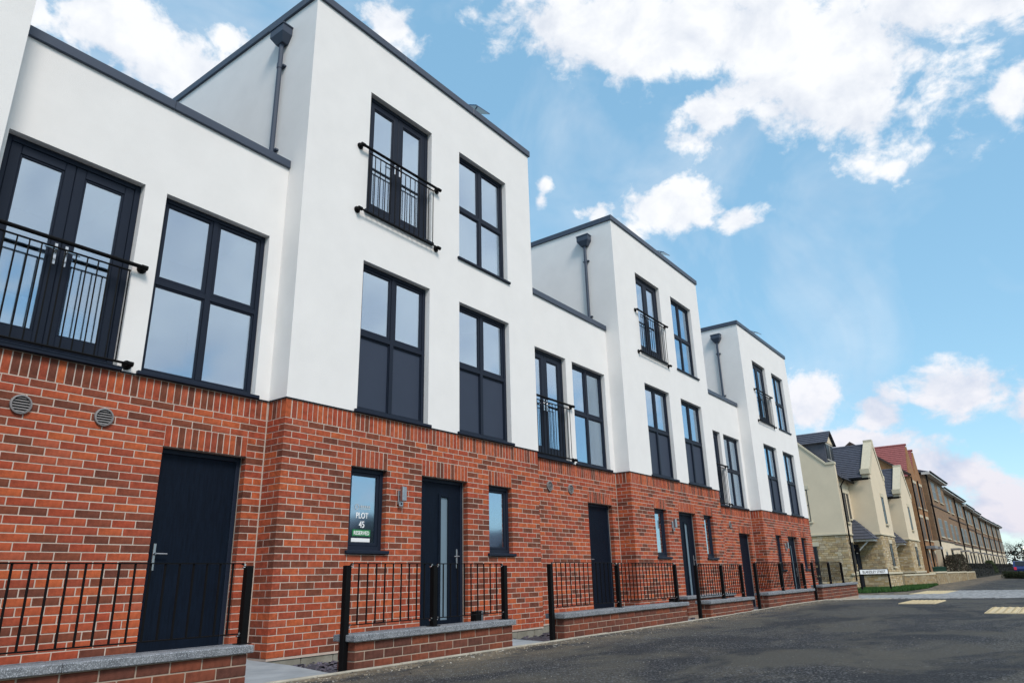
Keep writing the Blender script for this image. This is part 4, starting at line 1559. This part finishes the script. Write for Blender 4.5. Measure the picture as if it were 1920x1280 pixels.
# ---------------------------------------------------------------- brown brick gabled houses
def brown_house(label, x0, x1, Y, apex, eave, side):
    root = thing('brown_house', label, 'house', (0, 0, 0), 0, 'brown brick houses with red tiled gables')
    cx = (x0 + x1) / 2
    w = MB()
    w.prism([(x0, -.4), (x0, eave), (cx, apex - .12), (x1, eave), (x1, -.4)], 'y', Y, Y + 6.5, M_BROWN)
    part('wall', w, root)
    if side:
        w = MB().prism([(Y + .05, -.4), (Y + .05, eave), (5.4, 10.9), (9.3, eave), (9.3, -.4)], 'x', x0 + .02, x1 - .05, M_BROWN)
        part('side_wall', w, root)
        v = MB()
        for a, b in (((Y - .1, eave - .08), (5.4, 10.78)), ((9.4, eave - .08), (5.4, 10.78))):
            v.add([(x0 - .12, a[0], a[1]), (x0 - .12, b[0], b[1]), (x0 - .12, b[0], b[1] + .2), (x0 - .12, a[0], a[1] + .2),
                   (x0 + .3, a[0], a[1]), (x0 + .3, b[0], b[1]), (x0 + .3, b[0], b[1] + .2), (x0 + .3, a[0], a[1] + .2)],
                  [(0, 1, 2, 3), (4, 7, 6, 5), (0, 4, 5, 1), (3, 2, 6, 7)], mat('verge_dark', (.06, .04, .035), .8))
        part('verge', v, root)
    tile_roof(root, (x0 - .1, Y + .1, eave - .1), (x0 - .1, Y + 6.6, eave - .1), (cx, Y + 6.6, apex), (cx, Y + .1, apex), M_REDTILE, 16)
    tile_roof(root, (x1 + .1, Y + .1, eave - .1), (x1 + .1, Y + 6.6, eave - .1), (cx, Y + 6.6, apex), (cx, Y + .1, apex), M_REDTILE, 16)
    part('ridge_tile', MB().tube([(cx, Y, apex + .04), (cx, Y + 6.6, apex + .04)], .1, M_REDTILE, 8), root)
    for z0, z1 in ((5.4, 7.3), (2.9, 4.6)):
        far_window(root, cx - .35, cx + .05, z0, z1, Y, bars=1, frame=M_SHADEFRAME)
        far_window(root, cx + .45, cx + .95, z0, z1, Y, bars=1, frame=M_SHADEFRAME)
    part('downpipe', MB().tube([(x0 + .25, Y - .06, eave - .1), (x0 + .25, Y - .06, -.2)], .05, M_BLACK, 8), root)
    part('door', MB().box(cx - .9, cx - .05, Y - .03, Y + .04, -.3, 2.0, mat('door_tan', (.28, .14, .06), .6)), root)
    part('porch', MB().box(cx - 1.2, cx + .5, Y - .7, Y - .005, 2.2, 2.4, M_VENT), root)
    far_window(root, cx + .55, cx + 1.1, .5, 1.9, Y)
brown_house('brown brick house with red roof and wide brown side gable', 59.5, 62.6, 1.5, 10.4, 7.8, True)
brown_house('brown brick house with red roof, next to the long grey-brown terrace', 62.62, 65.7, 1.5, 10.3, 7.75, False)

# ---------------------------------------------------------------- long brown terrace down the street
def row_house(label, x0, x1, Y, eave, bays):
    root = thing('row_house', label, 'house', (0, 0, 0), 0, 'three storey brown brick terrace down the street')
    part('wall', MB().box(x0, x1, Y, 11, 2.96, eave, M_ROWBRICK), root)
    part('ground_floor', MB().box(x0, x1, Y - .02, 11, -.4, 2.955, M_CREAM), root)
    e = MB().box(x0 - .15, x1 + .1, Y - .45, Y + .2, eave + .001, eave + .20, M_SOFFIT)
    ev = part('eaves', e, root)
    part('gutter', MB().tube([(x0 - .15, Y - .5, eave + .2), (x1 + .1, Y - .5, eave + .2)], .07, M_BLACK, 6), ev)
    ym = 6.2
    part('roof', MB().prism([(Y - .45, eave + .205), (ym, eave + 1.9), (11.4, eave + .205)], 'x', x0 - .12, x1 + .08, M_TILE), root)
    b = MB().box(x0 + .002, x1 - .002, Y - .06, Y - .001, eave - 2.55, eave - 2.45, M_OPP)
    b.box(x0 + .002, x1 - .002, Y - .08, Y - .021, 2.96, 3.06, M_OPP)
    part('string_course', b, root)
    n = bays
    w = (x1 - x0) / n
    part('downpipe', MB().tube([(x0 + .12, Y - .12, eave), (x0 + .12, Y - .12, 0)], .07, M_BLACK, 6), root)
    for i in range(n):
        xa = x0 + i * w
        cxs = (xa + w * .36, xa + w * .72)
        for c in cxs:
            ww = min(1.1, w * .13)
            far_window(root, c - ww, c + ww, eave - 1.9, eave - .35, Y, frame=M_WINWHITE, glass=M_ROWGLASS, lint=False)
            far_window(root, c - ww, c + ww, 3.35, 4.95, Y, frame=M_WINWHITE, glass=M_ROWGLASS, lint=False)
        far_window(root, cxs[0] - .6, cxs[0] + .6, .6, 2.1, Y - .02)
        part('door', MB().box(cxs[1] - .5, cxs[1] + .5, Y - .06, Y - .021, -.3, 2.1, M_DOOR), root)
        part('porch', MB().box(cxs[1] - .8, cxs[1] + .9, Y - .8, Y - .025, 2.3, 2.45, M_VENT), root)
ROW = [(66.0, 77.6, 1.2, 8.45, 1, 'first house of the long brown terrace, next to the red roofed houses'),
       (77.7, 88.4, 1.5, 8.1, 1, 'second house of the long brown terrace'),
       (88.5, 97.5, 1.5, 8.1, 1, 'third house of the long brown terrace, sharing the second roof'),
       (97.6, 107.3, 1.5, 7.75, 1, 'fourth house of the long brown terrace, one step lower'),
       (107.4, 116.9, 1.5, 7.6, 1, 'fifth house of the long brown terrace, with the last wide eaves'),
       (117.0, 128.0, 1.5, 7.35, 1, 'sixth house of the long brown terrace, behind the white car'),
       (128.1, 139.0, 1.5, 7.4, 1, 'seventh house of the long brown terrace'),
       (139.1, 150.0, 1.5, 7.5, 1, 'eighth house of the long brown terrace'),
       (150.1, 162.0, 1.5, 7.6, 1, 'farthest house of the long brown terrace, against the sky')]
for a, b, Y, ev, n, lb in ROW:
    row_house(lb, a, b, Y, ev, n)

# ---------------------------------------------------------------- stone garden wall by the path
STP = [(r * .68, g * .66, b * .62) for r, g, b in STP]
gw = thing('garden_wall', 'low yellow stone garden wall with stepped pale coping beside the path', 'wall')
c = MB()
q = MB()
cp = []
PTS = [(43.2, .72, .62), (49.5, -.10, .62)]
# stretch towards the corner, then panels along the path
dx, dy = PTS[1][0] - PTS[0][0], PTS[1][1] - PTS[0][1]
for i in range(6):
    xa, ya = PTS[0][0] + dx * i / 6, PTS[0][1] + dy * i / 6
    xb, yb_ = PTS[0][0] + dx * (i + 1) / 6, PTS[0][1] + dy * (i + 1) / 6
    c.prism([(xa, ya), (xb, yb_), (xb, yb_ + .3), (xa, ya + .3)], 'z', -.4, .36, M_STONEMORT)
    m_ = MB().prism([(xa, ya - .05), (xb, yb_ - .05), (xb, yb_ + .35), (xa, ya + .35)], 'z', .361, .44, M_QUOIN)
    cp.append(m_)
    nb = 3
    for r in range(5):
        for k in range(nb):
            t0, t1 = k / nb, (k + 1) / nb
            x_, y_ = xa + (xb - xa) * t0, ya + (yb_ - ya) * t0
            x2, y2 = xa + (xb - xa) * t1, ya + (yb_ - ya) * t1
            z_ = -.28 + r * .128
            q.prism([(x_ + .01, y_ - .02), (x2 - .01, y2 - .02), (x2 - .01, y2 + .05), (x_ + .01, y_ + .05)], 'z', z_ + .006, z_ + .122, M_STONE, random.choice(STP))
for i, (xa, xb, zt) in enumerate(((49.52, 55, .52), (55.01, 61.5, .46), (61.51, 68, .44), (68.01, 75, .40))):
    c.box(xa, xb, -.16, .14, -.4, zt - .08, M_STONEMORT)
    cp.append(MB().box(xa - .02, xb - .03, -.21, .19, zt - .079, zt, M_QUOIN))
    stonework(q, 'y', -.18, xa, xb, -.28, zt - .09, [])
    c.box(xb - .4, xb - .02, -.22, -.17, -.4, zt - .081, M_STONEMORT)
stonework(q, 'x', 49.50, -.16, .14, -.28, .43, [])
part('core', c, gw)
part('stone', q, gw, kind='stuff')
for m_ in cp:
    part('coping_stone', m_, gw)

# ---------------------------------------------------------------- planting, bins, cars down the street
def leafy(mb, cx, cy, z0, rx, ry, h, n, m, cols, s=.09):
    for k in range(n):
        a, b = random.uniform(0, 6.28), random.random()
        t = random.random() ** .7
        r = math.sqrt(random.random()) * (1 - .55 * t ** 2)
        x, y, z = cx + math.cos(a) * rx * r, cy + math.sin(a) * ry * r, z0 + h * t
        d = Vector((random.gauss(0, 1), random.gauss(0, 1), random.gauss(0, 1))).normalized() * s * random.uniform(.6, 1.4)
        e = d.cross(Vector((random.gauss(0, 1), random.gauss(0, 1), random.gauss(0, 1)))).normalized() * s * .45
        p = Vector((x, y, z))
        c = random.choice(cols)
        mb.add([p - d, p + e, p + d, p - e], [(0, 1, 2, 3)], m, c)
HC = [(.020, .022, .020), (.014, .018, .014), (.028, .030, .020), (.018, .016, .022)]
BC = [(.05, .045, .028), (.035, .04, .022), (.06, .045, .03), (.04, .03, .022)]
for x, y, rx, h, lb, cols in ((66.5, .55, 2.2, 1.75, 'bushy brown shrub behind the stone garden wall, by the green bin', BC), (73.0, .6, 2.6, 1.9, 'taller dark shrub at the far end of the stone garden wall', BC),
                        (103., .4, 1.6, 1.5, 'small round green shrub beyond the dark hedge', [(.03, .05, .015), (.045, .07, .02)])):
    t = thing('shrub', lb, 'shrub', (x, y, -.25), 0)
    b = MB()
    leafy(b, 0, 0, .25, rx, .8, h, 3800, M_HEDGE, cols, .055)
    part('foliage', b, t, flat=True)
    b = MB()
    for k in range(9):
        a = random.uniform(0, 6.28)
        b.tube([(0, 0, 0), (math.cos(a) * rx * .4, math.sin(a) * .3, h * .6), (math.cos(a) * rx * .8, math.sin(a) * .6, h * 1.05)], .03, M_BARK, 5, r2=.008)
    part('stem', b, t)
hd = thing('hedge', 'long dark clipped hedge along the far path', 'hedge', (0, 0, -.25))
b = MB()
for x in range(76, 160, 2):
    leafy(b, x, .25, 0.1, 1.3, .35, 1.25, 900, M_HEDGE, HC, .065)
part('foliage', b, hd, flat=True)
b = MB().box(75.2, 160, .05, .45, 0, .85, mat('hedge_core', (.010, .012, .010), .95))
part('branches', b, hd)
hd = thing('hedge', 'low green hedge at the right picture edge, in front of the blue car', 'hedge', (0, 0, -.25))
b = MB()
for k in range(14):
    leafy(b, 66.5 + k * .55, -5.4 + k * .21, .02, .7, .5, .55, 700, M_HEDGE, [(.03, .045, .016), (.02, .032, .014), (.04, .05, .02)], .05)
part('foliage', b, hd, flat=True)
part('branches', MB().prism([(66.2, -5.75), (73.8, -2.8), (73.6, -2.5), (66.0, -5.4)], 'z', 0, .42, MATS['hedge_core']), hd)
def wheelie(label, x, y, col):
    t = thing('wheelie_bin', label, 'bin', (x, y, -.25), .25, 'bins behind the garden wall')
    part('body', MB().add([(-.22, -.26, .08), (.22, -.26, .08), (.22, .26, .08), (-.22, .26, .08), (-.29, -.33, 1.0), (.29, -.33, 1.0), (.29, .33, 1.0), (-.29, .33, 1.0)],
         [(0, 3, 2, 1), (4, 5, 6, 7), (0, 1, 5, 4), (1, 2, 6, 5), (2, 3, 7, 6), (3, 0, 4, 7)], col), t)
    part('lid', MB().prism([(-.35, 1.0), (-.35, 1.05), (0, 1.13), (.34, 1.06), (.34, 1.0)], 'x', -.31, .31, col), t)
    for s in (-1, 1):
        part('wheel', MB().tube([(s * .24, .27, .1), (s * .29, .27, .1)], .1, M_TYRE, 12), t)
wheelie('dark green wheelie bin behind the stone garden wall, the nearer one', 58.6, .75, M_BIN)
wheelie('dark green wheelie bin behind the stone garden wall, closer to the shrub', 60.6, .8, M_BIN)
def car(label, x, y, rz, m):
    t = thing('parked_car', label, 'car', (x, y, -.25), rz, 'cars parked down the street')
    prof = [(-2.1, .35), (-2.15, .75), (-2.0, .95), (-1.75, 1.0), (-1.35, 1.42), (.35, 1.45), (1.05, .98), (1.95, .82), (2.12, .6), (2.1, .35)]
    b = MB()
    n = len(prof)
    W2 = [(.78 if z > 1.1 else .88 if z > .5 else .84) for _, z in prof]
    vs = [(px, -w_, pz) for (px, pz), w_ in zip(prof, W2)] + [(px, w_, pz) for (px, pz), w_ in zip(prof, W2)]
    b.add(vs, [tuple(range(n)), tuple(range(2 * n - 1, n - 1, -1))] + [(i, i + n, (i + 1) % n + n, (i + 1) % n) for i in range(n)], m)
    part('body', b, t)
    g = MB()
    for s in (-1, 1):
        g.add([(-1.3, s * .87, 1.0), (.85, s * .87, 1.0), (.32, s * .80, 1.38), (-1.1, s * .80, 1.36)], [(0, 1, 2, 3)], M_FARWIN)
    part('side_window', g, t, flat=True)
    part('rear_window', MB().add([(-1.78, -.7, 1.02), (-1.78, .7, 1.02), (-1.40, .65, 1.40), (-1.40, -.65, 1.40)], [(0, 1, 2, 3)], M_FARWIN), t, flat=True)
    for px in (-1.35, 1.35):
        for s in (-1, 1):
            part('wheel', MB().tube([(px, s * .70, .32), (px, s * .90, .32)], .32, M_TYRE, 18), t)
    for s in (-1, 1):
        part('tail_light', MB().box(-2.17, -2.08, s * .74 - .10, s * .74 + .10, .68, .92, M_TAIL), t)
car('dark blue car with red tail lights behind the low hedge', 78.5, -3.9, .05, M_CARB)
car('white car beyond the dark hedge, roof just showing', 112.0, 1.35, 3.14, M_CARW)

def tree(label, x, y, h, spread, twig, leafc, seed, n_leaf):
    rnd = random.Random(seed)
    t = thing('tree', label, 'tree', (x, y, -.3), 0, 'trees at the far end of the street')
    tr, tw = MB(), MB()
    tips = []
    def grow(p, d, l, r, lev):
        q = p + d * l
        (tr if lev < 2 else tw).tube([p, (p + q) / 2 + Vector((rnd.gauss(0, .04), rnd.gauss(0, .04), 0)) * l, q], r, M_BARK, 6 if lev < 2 else 3, r2=r * .6, caps=False)
        if lev >= 5:
            tips.append(q)
            return
        for k in range(3 if lev < 3 else 2):
            a = rnd.uniform(0, 6.28)
            nd = (d + Vector((math.cos(a), math.sin(a), rnd.uniform(-.1, .5))) * spread).normalized()
            grow(q, nd, l * rnd.uniform(.62, .82), r * .6, lev + 1)
    grow(Vector((0, 0, 0)), Vector((0, 0, 1)), h * .27, h * .022, 0)
    part('trunk', tr, t)
    for p in tips:
        for k in range(n_leaf):
            d = Vector((rnd.gauss(0, 1), rnd.gauss(0, 1), rnd.gauss(0, .8)))
            c = rnd.choice(leafc)
            e = d.cross(Vector((rnd.gauss(0, 1), rnd.gauss(0, 1), rnd.gauss(0, 1)))).normalized() * .03
            q = p + d * .38
            dd = d.normalized() * .075
            tw.add([q - dd, q + e, q + dd, q - e], [(0, 1, 2, 3)], M_HEDGE, c)
    part('crown', tw, t, flat=True)
TB = [(.07, .05, .035), (.05, .04, .03), (.09, .06, .04)]
TG = [(.022, .04, .03), (.03, .05, .032), (.018, .03, .025)]
tree('bare brown tree at the right picture edge, above the blue car', 104., -5.4, 5.2, .75, 0, TB, 3, 11)
tree('dark blue-green tree behind the bare brown tree', 122., -7.2, 7.0, .6, 0, TG, 5, 14)
tree('small bare tree at the far end of the path', 150., -2.6, 4.6, .7, 0, TB, 9, 8)
tree('small dark tree past the end of the brown terrace', 176., 2.4, 7.5, .7, 0, TG, 12, 10)
# distant belt of trees closing the street
b = MB()
for k in range(46):
    a = -60 + k * 7
    leafy(b, 260 + random.uniform(-12, 12), -70 + k * 3.6, -.3, 6, 4, random.uniform(4, 7.5), 130, M_HEDGE, TG + TB, .6)
o = structure('distant_trees', b, 'stuff')
# lit lamps
lp = thing('street_lamp', 'lit street lamp between the trees at the right picture edge', 'street lamp', (88., -4.05, -.3))
part('post', MB().tube([(0, 0, 0), (0, 0, 2.7)], .06, M_BLACK, 8, r2=.04), lp)
part('lamp_head', MB().tube([(0, 0, 2.7), (0, 0, 2.95)], .16, M_LAMP, 10), lp)

# houses over the road, mirrored in the ground floor windows
for i, (x, y, w_, h_, lb) in enumerate(((47., -50., 11., 4.6, 'dark gabled house across the road, mirrored in the PLOT 45 window'), (73., -50., 11., 4.4, 'dark gabled house across the road, mirrored in the narrow window by the door'))):
    t = thing('opposite_house', lb, 'house', (x, y, -.3), 0, 'houses across the road')
    part('wall', MB().prism([(-w_ / 2, 0), (w_ / 2, 0), (w_ / 2, h_), (0, h_ + 2.8), (-w_ / 2, h_)], 'y', -8, 0, M_OPP), t)
    r = MB()
    for s in (-1, 1):
        r.add([(s * (w_ / 2 + .4), .3, h_ - .2), (0, .3, h_ + 2.9), (0, -8.3, h_ + 2.9), (s * (w_ / 2 + .4), -8.3, h_ - .2), (s * (w_ / 2 + .4), .3, h_), (0, .3, h_ + 3.1), (0, -8.3, h_ + 3.1), (s * (w_ / 2 + .4), -8.3, h_)],
              [(0, 1, 2, 3), (7, 6, 5, 4), (0, 4, 5, 1), (2, 6, 7, 3), (0, 3, 7, 4), (1, 5, 6, 2)], M_TILE)
    part('roof', r, t)
    for k in (-1, 1):
        part('window', MB().box(k * 2.4 - .6, k * 2.4 + .6, -.01, .05, 1.2, 2.6, M_FARWIN), t)
